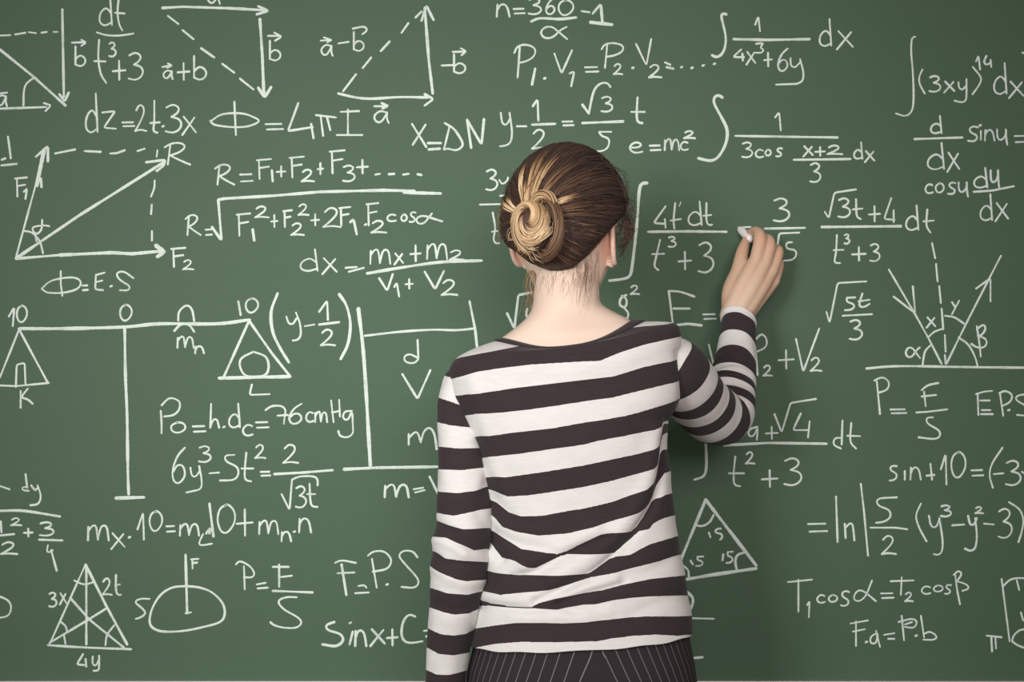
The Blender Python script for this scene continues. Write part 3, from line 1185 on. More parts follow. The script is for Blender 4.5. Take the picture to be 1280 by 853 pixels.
for sx in (-1, 1):                         # ears: shell with a rolled rim
    E = lambda x, y, z: HM @ Vector((sx * (0.0675 + x), 0.002 + y, -0.027 + z))
    D2, F2 = sphere_dirs(24, 16)
    shell = [E(0.007 + 0.006 * d[0] - d[1] * 0.009, -0.004 + 0.016 * d[1] - 0.004 * d[2], 0.029 * d[2]) for d in D2]
    geo.append((shell, F2 if sx > 0 else [f[::-1] for f in F2]))
    rim = [E(0.004 + 0.009 * (1 - math.cos(a)) * .6 + .002, 0.012 - 0.0185 * (1 - math.cos(a)) - 0.004 * math.sin(a), 0.030 * math.sin(a) ) for a in np.linspace(1.2, 1.2 + 3.9, 26) - 0.35]
    geo.append(tube_geo(rim, [0.0042] * len(rim), 10))
    geo.append(limb([(*proj(E(0.004, 0.004, -0.030)), E(0.004, 0.004, -0.030).y + CAM_D, 0.0065), (*proj(E(0.002, 0.008, -0.020)), E(0.002, 0.008, -0.020).y + CAM_D, 0.006)], 6, 12))
# neck and trunk
trunk = [(672, 300, 744, 300, 2.572, .050, 0), (670, 325, 745, 325, 2.568, .052, 0), (668, 350, 748, 345, 2.562, .054, 0), (667, 368, 749, 362, 2.556, .055, 0), (665, 384, 751, 378, 2.552, .057, 0),
         (657, 398, 765, 388, 2.550, .055, .002), (641, 412, 783, 397, 2.552, .055, .004), (629, 421, 791, 402, 2.553, .055, .008), (618, 430, 802, 408, 2.553, .058, .012), (606, 441, 816, 419, 2.553, .066, .010),
         (594, 460, 830, 438, 2.553, .078, .004), (590, 500, 834, 475, 2.553, .088, 0), (606, 560, 825, 540, 2.55, .092, 0),
         (612, 610, 822, 600, 2.55, .086, 0), (614, 660, 826, 660, 2.55, .085, 0), (606, 730, 840, 730, 2.55, .098, 0), (600, 800, 852, 800, 2.55, .106, 0), (602, 870, 858, 870, 2.55, .104, 0), (640, 930, 815, 930, 2.55, .07, 0)]
geo.append(rings_geo(loft_rings(trunk, 90, 64, 2.2), True, True))
# legs and feet
geo.append(limb([(668, 880, 2.55, .080), (670, 960, 2.55, .080), (674, 1120, 2.545, .055), (676, 1200, 2.545, .047), (676, 1300, 2.56, .048), (678, 1420, 2.56, .034), (678, 1500, 2.56, .029), (678, 1536, 2.55, .031), (676, 1556, 2.53, .030), (672, 1562, 2.45, .024)], 60, 24))
geo.append(limb([(790, 880, 2.55, .080), (790, 960, 2.55, .080), (786, 1120, 2.545, .055), (784, 1200, 2.545, .047), (784, 1300, 2.56, .048), (782, 1420, 2.56, .034), (782, 1500, 2.56, .029), (782, 1536, 2.55, .031), (784, 1556, 2.53, .030), (788, 1562, 2.45, .024)], 60, 24))
# feet point away from the camera (towards the board)
for sx, fx in ((-1, 678), (1, 782)):
    geo.append(limb([(fx, 1562, 2.53, .026), (fx + sx * 4, 1562, 2.62, .027), (fx + sx * 9, 1566, 2.69, .020), (fx + sx * 10, 1570, 2.735, .013)], 24, 20))
# left arm (hangs) and hand
geo.append(limb([(602, 462, 2.547, .022), (584, 485, 2.545, .024), (576, 530, 2.535, .026), (579, 590, 2.520, .030), (580, 640, 2.507, .033), (573, 700, 2.50, .033), (563, 780, 2.515, .026), (557, 860, 2.535, .0205), (555, 885, 2.54, .021)], 60, 22))
def hand(specs, palm):
    for s in palm: geo.append(limb(s, 22, 16))
    for s in specs: geo.append(limb(s, 26, 16))
hand([[(545, 935, 2.575, .0085), (542, 955, 2.582, .008), (541, 974, 2.575, .0075), (543, 990, 2.562, .006)],
      [(549, 940, 2.555, .0088), (547, 962, 2.560, .0082), (547, 985, 2.556, .0077), (550, 1001, 2.546, .006)],
      [(555, 938, 2.538, .0085), (555, 960, 2.541, .008), (556, 980, 2.538, .0074), (559, 995, 2.530, .006)],
      [(560, 930, 2.522, .0075), (562, 948, 2.524, .007), (563, 963, 2.522, .0065), (565, 975, 2.516, .0055)],
      [(552, 893, 2.555, .0125), (553, 915, 2.586, .0115), (556, 935, 2.598, .0095), (559, 952, 2.600, .007)]],
     [[(552, 885, 2.552, .015), (548, 910, 2.566, .013), (545, 936, 2.573, .0095)], [(554, 886, 2.545, .015), (551, 912, 2.553, .013), (549, 940, 2.555, .0098)],
      [(556, 886, 2.535, .015), (555, 912, 2.538, .0125), (555, 938, 2.538, .0095)], [(557, 886, 2.53, .014), (559, 908, 2.526, .012), (560, 931, 2.523, .0088)]])
# right arm (raised, elbow out to the side, hand at the board)
geo.append(limb([(808, 450, 2.555, .028), (842, 466, 2.568, .030), (867, 494, 2.63, .031), (892, 520, 2.70, .031), (906, 519, 2.733, .030), (914, 489, 2.758, .029), (920, 450, 2.797, .027), (922, 415, 2.835, .0235), (921, 398, 2.852, .0215)], 70, 24))
hand([[(945, 326, 2.866, .0118), (950, 300, 2.874, .0113), (946, 290, 2.898, .0096), (937.5, 291, 2.917, .0068)],
      [(956, 330, 2.868, .0115), (962, 306, 2.880, .0108), (957, 298, 2.905, .0092), (945, 298, 2.924, .0068)],
      [(965, 339, 2.874, .0108), (972.5, 316, 2.891, .0101), (968, 312, 2.915, .0086), (957, 320, 2.922, .0068)],
      [(968, 352, 2.884, .0095), (974, 331, 2.900, .0085), (970, 327, 2.918, .0075), (962, 334, 2.922, .006)],
      [(912, 370, 2.870, .0150), (922, 341, 2.878, .0130), (927.5, 317, 2.892, .0112), (932.5, 301, 2.911, .0078)]],
     [[(912, 394, 2.860, .0175), (926, 362, 2.861, .0165), (944.5, 326, 2.868, .0122)], [(919, 395, 2.858, .0175), (938, 362, 2.860, .0160), (955.5, 330, 2.869, .0120)],
      [(926, 396, 2.860, .0165), (948, 364, 2.866, .0150), (964.5, 339, 2.876, .0112)], [(929, 397, 2.866, .0150), (951, 370, 2.876, .0135), (967.5, 352, 2.886, .0100)],
      [(914, 392, 2.868, .0170), (915, 365, 2.872, .0175), (922, 341, 2.880, .0135)], [(921, 348, 2.880, .012), (934, 338, 2.882, .011), (946, 328, 2.878, .010)], [(922, 390, 2.868, .019), (934, 362, 2.874, .0195), (950, 340, 2.884, .014)]])
V, F = join_geo(geo)
tmp = ppart('body', V, F, M_SKIN); fix_normals(tmp)
m = tmp.modifiers.new('skin_union', 'REMESH'); m.mode = 'VOXEL'; m.voxel_size = 0.0024
m = tmp.modifiers.new('relax', 'SMOOTH'); m.factor = 0.5; m.iterations = 4
dg = bpy.context.evaluated_depsgraph_get()
me = bpy.data.meshes.new_from_object(tmp.evaluated_get(dg))
tmp.modifiers.clear(); old = tmp.data; tmp.data = me; bpy.data.meshes.remove(old); me.name = 'body'
me.materials.clear(); me.materials.append(M_SKIN)
me.polygons.foreach_set('use_smooth', [True] * len(me.polygons))
body = tmp
# ears, knuckles and finger tips are naturally redder
co = np.empty(len(me.vertices) * 3); me.vertices.foreach_get('co', co); co = co.reshape(-1, 3) + np.array([PX.x, PX.y, 0.0])
fl = np.zeros(len(co))
for c, rad, am in [(HM @ Vector((sx * .078, -.004, -.024)), .034, .55) for sx in (-1, 1)] + [(W(*p), .016, .28) for p in ((950, 300, 2.866), (962, 306, 2.872), (972, 316, 2.884), (926, 316, 2.885), (932, 300, 2.905), (974, 331, 2.895))]:
    fl = np.maximum(fl, am * np.exp(-((co - np.array(c)) ** 2).sum(1) / rad ** 2))
tn = np.clip((co[:, 1] + 0.125) / 0.03, 0, 1) * (co[:, 0] > 0.28) + np.clip((0.86 - co[:, 2]) / 0.03, 0, 1) * (co[:, 0] < 0) * (co[:, 2] > 0.55)
at = me.attributes.new('tan', 'FLOAT', 'POINT'); at.data.foreach_set('value', (0.75 * tn).astype(np.float32))  # hands: tanner skin, with their shaded look also put into the colour
at = me.attributes.new('flush', 'FLOAT', 'POINT'); at.data.foreach_set('value', fl.astype(np.float32))
# face: eyes, lips, brows
for sx in (-1, 1):
    D2, F2 = sphere_dirs(20, 14)
    eye = ppart('eye', [HM @ (Vector((sx * 0.031, 0.0745, -0.004)) + Vector(d) * 0.0115) for d in D2], F2, M_EYE)
    ppart('iris', [HM @ (Vector((sx * 0.031, 0.0805, -0.004)) + Vector((d[0] * .0055, d[1] * .0062, d[2] * .0055))) for d in D2], F2, M_IRIS, parent=None)
    P = [HM @ Vector((sx * x, y, z)) for x, y, z in ((.014, .0905, .014), (.030, .0875, .020), (.046, .077, .015))]
    V, F = tube_geo([Vector(p) for p in catmull([tuple(p) for p in P], 12)], [0.002] * 13, 8); ppart('eyebrow', V, F, M_HAIR, attrs={'tone': [.15] * len(V)})
P = [tuple(HM @ Vector(p)) for p in ((-.021, .0800, -.0672), (-.010, .0900, -.066), (0, .0935, -.067), (.010, .0900, -.066), (.021, .0800, -.0672))]
c = catmull(P, 16); V, F = tube_geo([Vector(p) for p in c], [0.0015 + 0.0035 * math.sin(math.pi * i / (len(c) - 1)) for i in range(len(c))], 10); ppart('lips', V, F, M_LIP)

# ---------------- striped top: torso
def B(s): return [tuple(float(c) for c in p.split(',')) for p in s.split()]
TORSO_STRIPES = [B(s) for s in (
 '540,459 575,447 596,443 617,439 648,433 670,428 700,424 740,417 770,412 795,409 830,406 860,400',
 '540,480 580,470 596,465 628,460 661,456 694,454 730,452 749,451.5 774,441 805,431 831,425 850,421 870,416',
 '540,498 582,493.5 600,492 645,485 694,479 730,475 766,471 805,459 853,449 870,445',
 '540,526 596,517.6 628,516 678,510 730,502 766,497 815,485 853,476 870,472',
 '540,556 602,545 612,545.4 645,540.5 694,535 730,528.5 749,526 782,520 798,516 831,506 851,499 870,492',
 '540,582 615,571 645,568 694,561 730,556 749,551 782,545 815,538 831,531 838,527 845,515 870,508',
 '540,604 620,596 632,597 678,590.5 730,582 749,578 798,567.6 815,562 824,556 829,548 832,535 836,530 870,522',
 '540,610 610,612 620,615 635,621 660,619.5 678,617 730,609 766,601 798,592 815,586 822,580 826,573 829,560 832,545 838,539 870,533',
 '540,620 610,624 620,629 635,641 651,646 678,645 710,639 730,636 766,627.5 807,612 817,603 822,592 826,580 829,568 832,563 838,561 870,556',
 '540,632 605,637 619,648 628,659 645,665 673,670 710,667 741,659.5 766,651 798,641 806,636 813,630 819,620 825,607 829,599 832,592 840,588 870,582',
 '540,660 610,663 622,669.5 637,678.5 651,687 674,690 697,693.6 710,689 725,681 740,673.5 751,668 766,666 790,665.5 798,659.5 806,648 813,637 818,628 823,624 828,622 832,619 843,616 870,610',
 '540,674 609,675.5 617,687.6 625,698 637,699.5 645,702 661,710.5 669,711 683,704 701,695 710,693 741,692.7 769,693 778,685 788,676 800,664.5 812,661.5 816,655.6 823,651 833,647 846,643.6 870,638',
 '540,705 610,714 617,716 645,719.6 700,719.5 738,718 750,709 762,700 772,696 788,694 800,687 813,680.5 846,670.5 870,664',
 '540,738 607,740 627,743.7 653,741 686,738.5 710,732 725,727 739,722 770,716 790,710.5 826,702 851,694 870,690',
 '540,747 600,750 615,756 640,759.6 664.5,760 673,755 694,749 730,742 754,738.4 789,729.4 815,724 853,720 870,718',
 '540,758 600,757.5 615,757.5 640,760.2 664.5,761 676,761.7 696,762.7 730,756 744,755.7 766,750.7 790,747.5 812,746 855,745 870,745',
 '540,792 591,786.5 620,782 644,779 676,778.5 700,779.3 729,778.5 758,775 806,771 846,771 863,770 880,769',
 '540,818 587,812 604,808 620,805 650,802.7 700,803 748,801.8 764,798.4 793,795 820,793.4 847,795 864,793 880,792',
)]
def stripe_values(bounds, P):
    """cloth coordinate of points: each whole number is one edge between a white and a black band"""
    Q = np.array([proj(p) for p in P]); px, py = Q[:, 0], Q[:, 1]
    ys = np.array([np.interp(px, [p[0] for p in b], [p[1] for p in b]) for b in bounds])
    for i in range(1, len(ys)): ys[i] = np.maximum(ys[i], ys[i - 1] + 0.05)
    ys = np.vstack([ys[:1] - 24.0, ys, ys[-1:] + 45.0])
    i = np.clip((py[None, :] >= ys).sum(0) - 1, 0, len(ys) - 2); c = np.arange(len(px))
    v = 1 + i + np.minimum(0.98, (py - ys[i, c]) / (ys[i + 1, c] - ys[i, c]))
    return np.where(py < ys[0], np.maximum(0.02, 1.0 - (ys[0] - py) / 24.0), v), px, py
def fold_values(fp, px, py):
    out = np.zeros(len(px))
    for P, a, s in fp:
        d2 = np.full(len(px), 1e9)
        for x, y in P: d2 = np.minimum(d2, (px - x) ** 2 + (py - y) ** 2)
        out += a * np.exp(-d2 / (s * s))
    return out
FOLDS = [  # polyline in the photo's frame, height (m, + = towards the viewer), width px
 ([(836, 525), (831, 545), (827, 586), (820, 625), (800, 657), (772, 691), (740, 717), (702, 738), (670, 752)], -0.0080, 6.0),
 ([(822, 540), (814, 580), (806, 612), (786, 645), (757, 677), (727, 702), (692, 724)], 0.0060, 11.0),
 ([(762, 671), (735, 682), (702, 697), (668, 716), (640, 722)], -0.0050, 5.5),
 ([(745, 662), (700, 684), (655, 706)], 0.0050, 9.0),
 ([(606, 652), (622, 668), (645, 680), (690, 690)], -0.0042, 7.0),
 ([(612, 672), (626, 700)], -0.0060, 7.0),
 ([(600, 757), (640, 761), (676, 762), (725, 745), (780, 731)], -0.0042, 5.0),
 ([(600, 745), (650, 749), (700, 744), (770, 722)], 0.0035, 8.0),
 ([(640, 772), (700, 772), (760, 765)], 0.0030, 9.0),
 ([(612, 600), (622, 630), (640, 648)], -0.0030, 8.0),
 ([(590, 478), (600, 510), (612, 560), (625, 610)], 0.0030, 10.0),
 ([(700, 757), (722, 766)], -0.0040, 6.0),
 ([(848, 440), (853, 480), (850, 510)], -0.0030, 5.0),
 ([(640, 455), (700, 462), (770, 452), (830, 428)], 0.0020, 14.0),
 ([(805, 407), (812, 412)], -0.004, 5.0), ([(824, 404), (828, 410)], -0.003, 4.0),
 ([(850, 690), (815, 715), (780, 722)], -0.003, 9.0), ([(858, 745), (830, 752), (790, 770)], -0.0025, 9.0),
]
FP = []
for poly, a, s in FOLDS:
    FP.append((np.array(catmull(poly, 160)), a, s))
torso = [(634, 424, 789, 401, 2.556, .062, .026), (618, 427, 806, 401.5, 2.553, .071, .0225), (600, 433, 826, 401.5, 2.550, .079, .018), (580, 442, 842, 403.5, 2.548, .086, .012), (567, 453, 849, 411, 2.547, .091, .007), (561, 470, 851, 428, 2.547, .096, .003),
         (564, 500, 852, 465, 2.55, .104, 0), (578, 530, 851, 499, 2.55, .109, 0), (592, 560, 838, 527, 2.55, .111, 0), (597, 585, 834.5, 560, 2.55, .109, 0), (600, 612, 838, 602, 2.55, .105, 0),
         (602, 645, 842, 643, 2.55, .103, 0), (599, 690, 849, 690, 2.55, .108, 0), (594, 750, 858, 742, 2.55, .118, 0), (589, 795, 863, 778, 2.55, .124, 0), (586, 819, 865.5, 803, 2.55, .127, 0)]
SEG = 400; NRING = 420
rings = loft_rings(torso, NRING, SEG, 2.35)
V, F = rings_geo(rings)
nr = len(rings)
sv, qx, qy = stripe_values(TORSO_STRIPES, V)
fd = fold_values(FP, qx, qy)
ANG = [(math.cos(2 * math.pi * k / SEG), math.sin(2 * math.pi * k / SEG)) for k in range(SEG)]
for i, p in enumerate(V):
    k = i % SEG; r = i // SEG; ca, sa = ANG[k]
    amt = (fd[i] * smooth01(sa, -0.1, 0.25) + 0.0012 * noise.noise(Vector((qx[i] * .03, qy[i] * .045, sa)))) * smooth01(r, 0, 18)
    V[i] = p + Vector((ca * 0.5, -sa, 0)).normalized() * amt
    if r > nr - 5: V[i].z += 0.0008 * math.sin(k * .2)
top = ppart('striped_top', V, F, M_KNIT, attrs={'stripe': sv})
m = top.modifiers.new('cloth', 'SOLIDIFY'); m.thickness = 0.0016; m.offset = -1
# neckband along the collar edge
V, F = [], []
R0 = [rings[j] for j in (0, 9, 18)]
cen = [sum(r, Vector()) / SEG for r in R0]
for k in range(SEG):
    for r, c, off in zip((0, 0, 8, 17, 26, 26), (0, 0, 0, 0, 0, 0), (-.0015, .002, .0028, .0028, .002, -.0015)):
        p = rings[r][k]; q = Vector((p.x - cen[1].x, p.y - cen[1].y, 0)).normalized()
        V.append(p + q * off + Vector((0, 0, off * 1.0 + (0.0012 if r == 0 else 0))))
for k in range(SEG):
    for j in range(6):
        a, b = k * 6 + j, k * 6 + (j + 1) % 6; c, d = ((k + 1) % SEG) * 6 + (j + 1) % 6, ((k + 1) % SEG) * 6 + j
        F.append((a, b, c, d))
band = ppart('neckband', V, F, M_BAND, parent=top); fix_normals(band)

# ---------------- sleeves
def sleeve_left():
    spec = [(592, 452, 2.548, 20), (580, 470, 2.545, 24), (573, 500, 2.540, 25), (574, 530, 2.534, 27), (578, 560, 2.527, 30), (579.5, 590, 2.520, 32), (581, 620, 2.512, 34.5), (580, 655, 2.505, 35), (576, 690, 2.500, 36.5),
            (573, 720, 2.500, 35), (568, 760, 2.505, 31.5), (562, 800, 2.515, 28), (558, 840, 2.526, 26), (556, 870, 2.532, 25), (556, 882, 2.533, 24.5)]
    C = catmull(spec, 230); seg = 110; V, F, sv = [], [], []
    ST = [B(s) for s in (
     '545,464 556,466 571,447 600,440', '545,466 555,469.5 568,473 600,486',
     '545,496 550.5,498 571,505 590,512 610,522', '540,528 547,528 563,532 592,535 600,541 615,550',
     '540,557 547.7,558.6 576,561 609,560 620,559', '540,587 548,587 576,588 612,584 620,581',
     '540,613 549,615 571,616.8 596,613.5 617,607', '540,640 549,642 566,645.5 612,635.7 620,634',
     '540,648 545.6,651.5 559.5,657 579,662 610,660.5', '535,670 541.5,671 558,672 569,677.7 594,689 609,687',
     '535,688 542,690 556,699 579,701.5 611,703', '530,703 538,707 551,715.5 571,724.5 582.5,727 604,725 612,724',
     '530,731 538,735 559.5,742 584,743.7 605.5,739', '530,756 537,760 554.6,766 569,769 587.5,766.7 600.5,760.6',
     '528,782 536,786.5 550,793 567,795 583,792.5 590,789 600,785', '526,804 534,810 548.6,818 567,819.7 583,817 595,813',
     '526,834 533,838 544.6,843.6 560.5,844 571,842 585,838', '526,860 533,864 545,869 561,870 575,868 585,864', '526,890 585,890')]
    SF = [([(541, 655), (560, 662), (590, 684), (608, 690)], -.004, 6), ([(541, 674), (556, 678), (580, 692)], .004, 7), ([(540, 692), (560, 704), (600, 706)], -.003, 6),
          ([(545, 712), (575, 730), (603, 727)], .003, 7), ([(610, 600), (600, 640), (608, 660)], -.003, 8), ([(580, 490), (600, 540), (612, 580)], -.003, 7), ([(540, 755), (570, 764), (598, 752)], -.002, 6)]
    SFP = [(np.array(catmull(p, 100)), a, s) for p, a, s in SF]
    n = len(C)
    ang = [(math.cos(2 * math.pi * k / seg), math.sin(2 * math.pi * k / seg)) for k in range(seg)]
    for x, y, d, r in C:
        rr = r * d / FPX
        for ca, sa in ang: V.append(W(x, y, d) + Vector((ca * rr, -sa * rr * 1.08, 0)))
    sv, qx, qy = stripe_values(ST, V); fd = fold_values(SFP, qx, qy)
    for i in range(len(V)):
        ca, sa = ang[i % seg]
        amt = 0.0011 * noise.noise(Vector((qx[i] * .05, qy[i] * .06, sa * 2))) + fd[i] * smooth01(sa, -.2, .2)
        if i // seg > n - 6: amt += 0.0006
        V[i] = V[i] + Vector((ca, -sa, 0)) * amt
    for i in range(n - 1):
        for k in range(seg):
            F.append((i * seg + k, i * seg + (k + 1) % seg, (i + 1) * seg + (k + 1) % seg, (i + 1) * seg + k))
    return V, F, sv
V, F, sv = sleeve_left()
o = ppart('sleeve', V, F, M_KNIT, attrs={'stripe': sv}, parent=top); o['label'] = 'striped left sleeve hanging straight down'
m = o.modifiers.new('cloth', 'SOLIDIFY'); m.thickness = 0.0016; m.offset = -1

def sleeve_right():
    spec = [(808, 452, 2.553, 30), (826, 455, 2.556, 37), (842, 463, 2.566, 41), (855, 477, 2.592, 41), (867, 493, 2.630, 39), (880, 508, 2.670, 38.5), (893, 519, 2.705, 37.5), (905, 519, 2.730, 36), (911, 505, 2.745, 33.5), (914, 488, 2.760, 30.5), (917.5, 465, 2.785, 27.5), (920.5, 440, 2.812, 24.5), (922, 420, 2.832, 22.5), (923, 405, 2.847, 21.6), (923, 400, 2.852, 21.6)]
    A = np.array([list(W(x, y, d)) + [r * d / FPX] for x, y, d, r in spec])
    C = catmull(A, 240); seg = 120
    P = [Vector(c[:3]) for c in C]; n = len(P)
    arc = [0.0]
    for i in range(1, n): arc.append(arc[-1] + (P[i] - P[i - 1]).length)
    L = arc[-1]; SEAM = L - 0.026
    up = lambda s: max(0.0, s - .2) * (1 / .0320 - 1 / .0385)
    base = 2 + (SEAM - .012) / .0385 + up(SEAM); K = 3.0
    while int(base + K) % 2 == 0 or (base + K) % 1 > .5 or (base + K) % 1 < .2: K += 0.05     # a white band meets the armhole seam
    T = [(P[min(i + 2, n - 1)] - P[max(i - 2, 0)]).normalized() for i in range(n)]
    u = Vector((1, 0, 0.4)); V, F, sv = [], [], []
    for i in range(n):
        u = (u - T[i] * u.dot(T[i])).normalized(); w = T[i].cross(u); r = C[i][3]
        s = L - arc[i]                                  # distance from the cuff
        for k in range(seg):
            a = 2 * math.pi * k / seg
            nrm = u * math.cos(a) + w * math.sin(a)
            el = math.exp(-((s - 0.155) / 0.045) ** 2)   # elbow bunching
            amt = 0.0010 * noise.noise(Vector((math.cos(a) * 1.6, math.sin(a) * 1.6, s * 45)))
            amt += el * 0.0026 * math.sin(s * 330 + 2.2 * math.sin(a + .6)) * (0.5 + 0.5 * math.sin(a + 2.5))
            if s < 0.004: amt += 0.0007
            fore = 1 - smooth01(s, .09, .15)
            tilt = (0.0075 * -nrm.y - 0.0075 * nrm.x) * fore
            V.append(P[i] + nrm * (r + amt) + T[i] * (tilt * (1 - smooth01(s, 0.0, 0.03))))
            se = s + tilt * smooth01(s, 0.0, 0.03) - 0.012 + 0.014 * nrm.z * smooth01(s, .17, .27)
            sv.append(max(1.02, 2.0 + se / 0.0385 + K * smooth01(s, .115, .205) + up(s) + 0.10 * noise.noise(Vector((math.cos(a), math.sin(a), s * 20)))))
    for i in range(n - 1):
        for k in range(seg):
            F.append((i * seg + k, i * seg + (k + 1) % seg, (i + 1) * seg + (k + 1) % seg, (i + 1) * seg + k))
    return V, F, sv
V, F, sv = sleeve_right()
o = ppart('sleeve', V, F, M_KNIT, attrs={'stripe': sv}, parent=top); o['label'] = 'striped right sleeve bent at the raised elbow'
m = o.modifiers.new('cloth', 'SOLIDIFY'); m.thickness = 0.0016; m.offset = -1

# ---------------- pinstripe trousers and shoes
pel = [(600, 770, 852, 770, 2.55, .110, 0), (596, 800, 858, 790, 2.55, .114, 0), (590, 830, 863, 820, 2.55, .118, 0), (584, 860, 869, 855, 2.55, .121, 0), (582, 900, 872, 900, 2.55, .120, 0), (588, 950, 868, 950, 2.55, .108, 0), (600, 985, 856, 985, 2.55, .09, 0)]
rg = loft_rings(pel, 60, 150, 2.3); V1, F1 = rings_geo(rg, False, False)
pin = []
c0 = 2 * math.pi * 0.236
for i, p in enumerate(V1):
    a = 2 * math.pi * (i % 150) / 150; px, py = proj(p)
    da = (c0 - a + math.pi) % (2 * math.pi) - math.pi
    arcp = da * 132.0
    sl = (0.36 if da > 0 else -0.24) * smooth01(abs(da), 0, .05)
    pin.append(50.5 + (arcp - sl * (py - 812)) / 14.2 + (0.25 if da > 0 else -.1))
legs = []
for sx, rows in ((-1, [(652, 930, .095), (662, 1000, .090), (668, 1120, .075), (672, 1250, .062), (674, 1400, .062), (676, 1520, .064), (676, 1545, .065)]), (1, [(804, 930, .095), (797, 1000, .090), (792, 1120, .075), (788, 1250, .062), (786, 1400, .062), (784, 1520, .064), (784, 1545, .065)])):
    A = np.array([list(W(x, y, 2.55)) + [r] for x, y, r in rows]); C = catmull(A, 60)
    legs.append(tube_geo([Vector(c[:3]) for c in C], [c[3] for c in C], 72, caps=False))
    pin += [(i % 72) / 72 * 28 for i in range(len(legs[-1][0]))]
V, F = join_geo([(V1, F1)] + legs)
o = ppart('trousers', V, F, M_TROUSER, attrs={'pin': pin}); o['label'] = 'black trousers with thin grey pinstripes'
m = o.modifiers.new('cloth', 'SOLIDIFY'); m.thickness = 0.002; m.offset = -1
for sx, fx in ((-1, 678), (1, 782)):
    V, F = [], []
    x0 = W(fx, 1500, 2.55).x
    prof = [(-.050, .030, .060), (-.035, .034, .068), (0, .035, .060), (.05, .037, .048), (.10, .043, .042), (.15, .043, .036), (.185, .034, .030), (.205, .018, .022)]
    C = catmull(prof, 40); rg = []
    for y, hw, h in C:
        ring = []
        for k in range(28):
            a = 2 * math.pi * k / 28; ca, sa = math.cos(a), math.sin(a)
            zz = h * 0.5 + h * 0.5 * math.copysign(abs(sa) ** .7, sa)
            ring.append(Vector((x0 + sx * 0.02 * max(0, y) / .2 + hw * math.copysign(abs(ca) ** .8, ca), PX.y + 0.01 + y, 0.001 + zz)))
        rg.append(ring)
    V, F = rings_geo(rg, True, True); s = ppart('shoe', V, F, M_SHOE); fix_normals(s)

# ---------------- hair
rh = random.Random(21)
def hair_r(az, el):
    """radius of the hair surface in the head's own frame; az 0 = back, + = head's right"""
    ca, sa, ce, se = math.cos(az), math.sin(az), math.cos(el), math.sin(el)
    d = Vector((sa * ce, -ca * ce, se))
    a, b, c = 0.0975, 0.114, (0.128 if se > 0 else 0.112)
    r = 1 / math.sqrt((d.x / a) ** 2 + (d.y / b) ** 2 + (d.z / c) ** 2)
    return d, r
AZ = [-180, -150, -120, -97, -80, -64, -40, -25, -14, 0, 15, 30, 47, 69, 85, 97, 120, 150, 180]
EL = [40, 34, 14, 2, -5, -13, -28, -34, -42, -46, -46, -43, -31, -12, 0, 3, 14, 34, 40]
def hairline(az): return math.radians(np.interp(math.degrees(az), AZ, EL))
def scalp(az, el, lift=0.0):
    d, r = hair_r(az, el)
    h = hairline(az)
    hp = head_point(d); rs = hp.length + 0.003
    t = smooth01(math.degrees(el - h), -1, 17)
    return d * ((rs * (1 - t) + r * t) + lift)
NU, NV = 96, 48
V, F = [], []
for i in range(NV + 1):
    for k in range(NU):
        az = -math.pi + 2 * math.pi * k / NU; h = hairline(az) - math.radians(1)
        el = h + (math.pi / 2 - h) * (i / NV) * 0.999
        V.append(HM @ scalp(az, el, -0.0035))
for i in range(NV):
    for k in range(NU): F.append((i * NU + k, i * NU + (k + 1) % NU, (i + 1) * NU + (k + 1) % NU, (i + 1) * NU + k))
Gv, Gf, Gt = [], [], []
def add(v, f, tones):
    n = len(Gv); Gv.extend(v); Gf.extend(tuple(i + n for i in t) for t in f); Gt.extend(tones)
add(V, F, [0.05] * len(V))
def strand(pts, r, tone, seg=4, taper=0.35):
    """pts in the head's frame"""
    n = len(pts); P = [HM @ Vector(p) for p in pts]
    R = [r * (1 - (1 - taper) * abs(2 * i / (n - 1) - 1) ** 3) for i in range(n)]
    v, f = tube_geo(P, R, seg, caps=False)
    add(v, f, [tone(i / (n - 1)) if callable(tone) else tone for i in range(n) for _ in range(seg)])
def to_azel(d): return math.atan2(d.x, -d.y), math.asin(max(-1, min(1, d.z / d.length)))
BUN_AZ, BUN_EL = math.radians(-7), math.radians(3)
def dirv(az, el): return Vector((math.sin(az) * math.cos(el), -math.cos(az) * math.cos(el), math.sin(el)))
bd = dirv(BUN_AZ, BUN_EL)
def comb(az, el, lift, r, tone, wob=0.01, n=18, stop=0.93):
    s = dirv(az, el); ang = s.angle(bd); ax = s.cross(bd)
    if ang < .05 or ang > 2.9: return
    ph = rh.random() * 6; pts = []
    for i in range(n):
        t = i / (n - 1) * stop
        d = (s * math.sin((1 - t) * ang) + bd * math.sin(t * ang)) / math.sin(ang)
        side = d.cross(s.cross(bd).normalized())
        d2 = (d + ax.normalized() * wob * math.sin(ph + t * 5) * math.sin(math.pi * t)).normalized()
        a, e = to_azel(d2)
        if e < hairline(a) + .02: e = hairline(a) + .02
        pts.append(scalp(a, e, lift * math.sin(math.pi * min(1, t * 1.05)) + 0.0004))
    strand(pts, r, tone)
for i in range(2600):
    az = rh.uniform(-math.pi, math.pi)
    h = hairline(az); u = rh.random()
    el = h + 0.02 + (1.45 - h) * (0 if u < .45 else rh.random() ** 1.3)
    b = rh.uniform(0.03, 0.20) if rh.random() < .85 else rh.uniform(.2, .38)
    low = el < math.radians(-5)
    comb(az, el, rh.uniform(-.0008, .0035), rh.uniform(.0006, .0013), (lambda t, b=b: b + 0.10 * t ** 3), rh.uniform(0, .05))
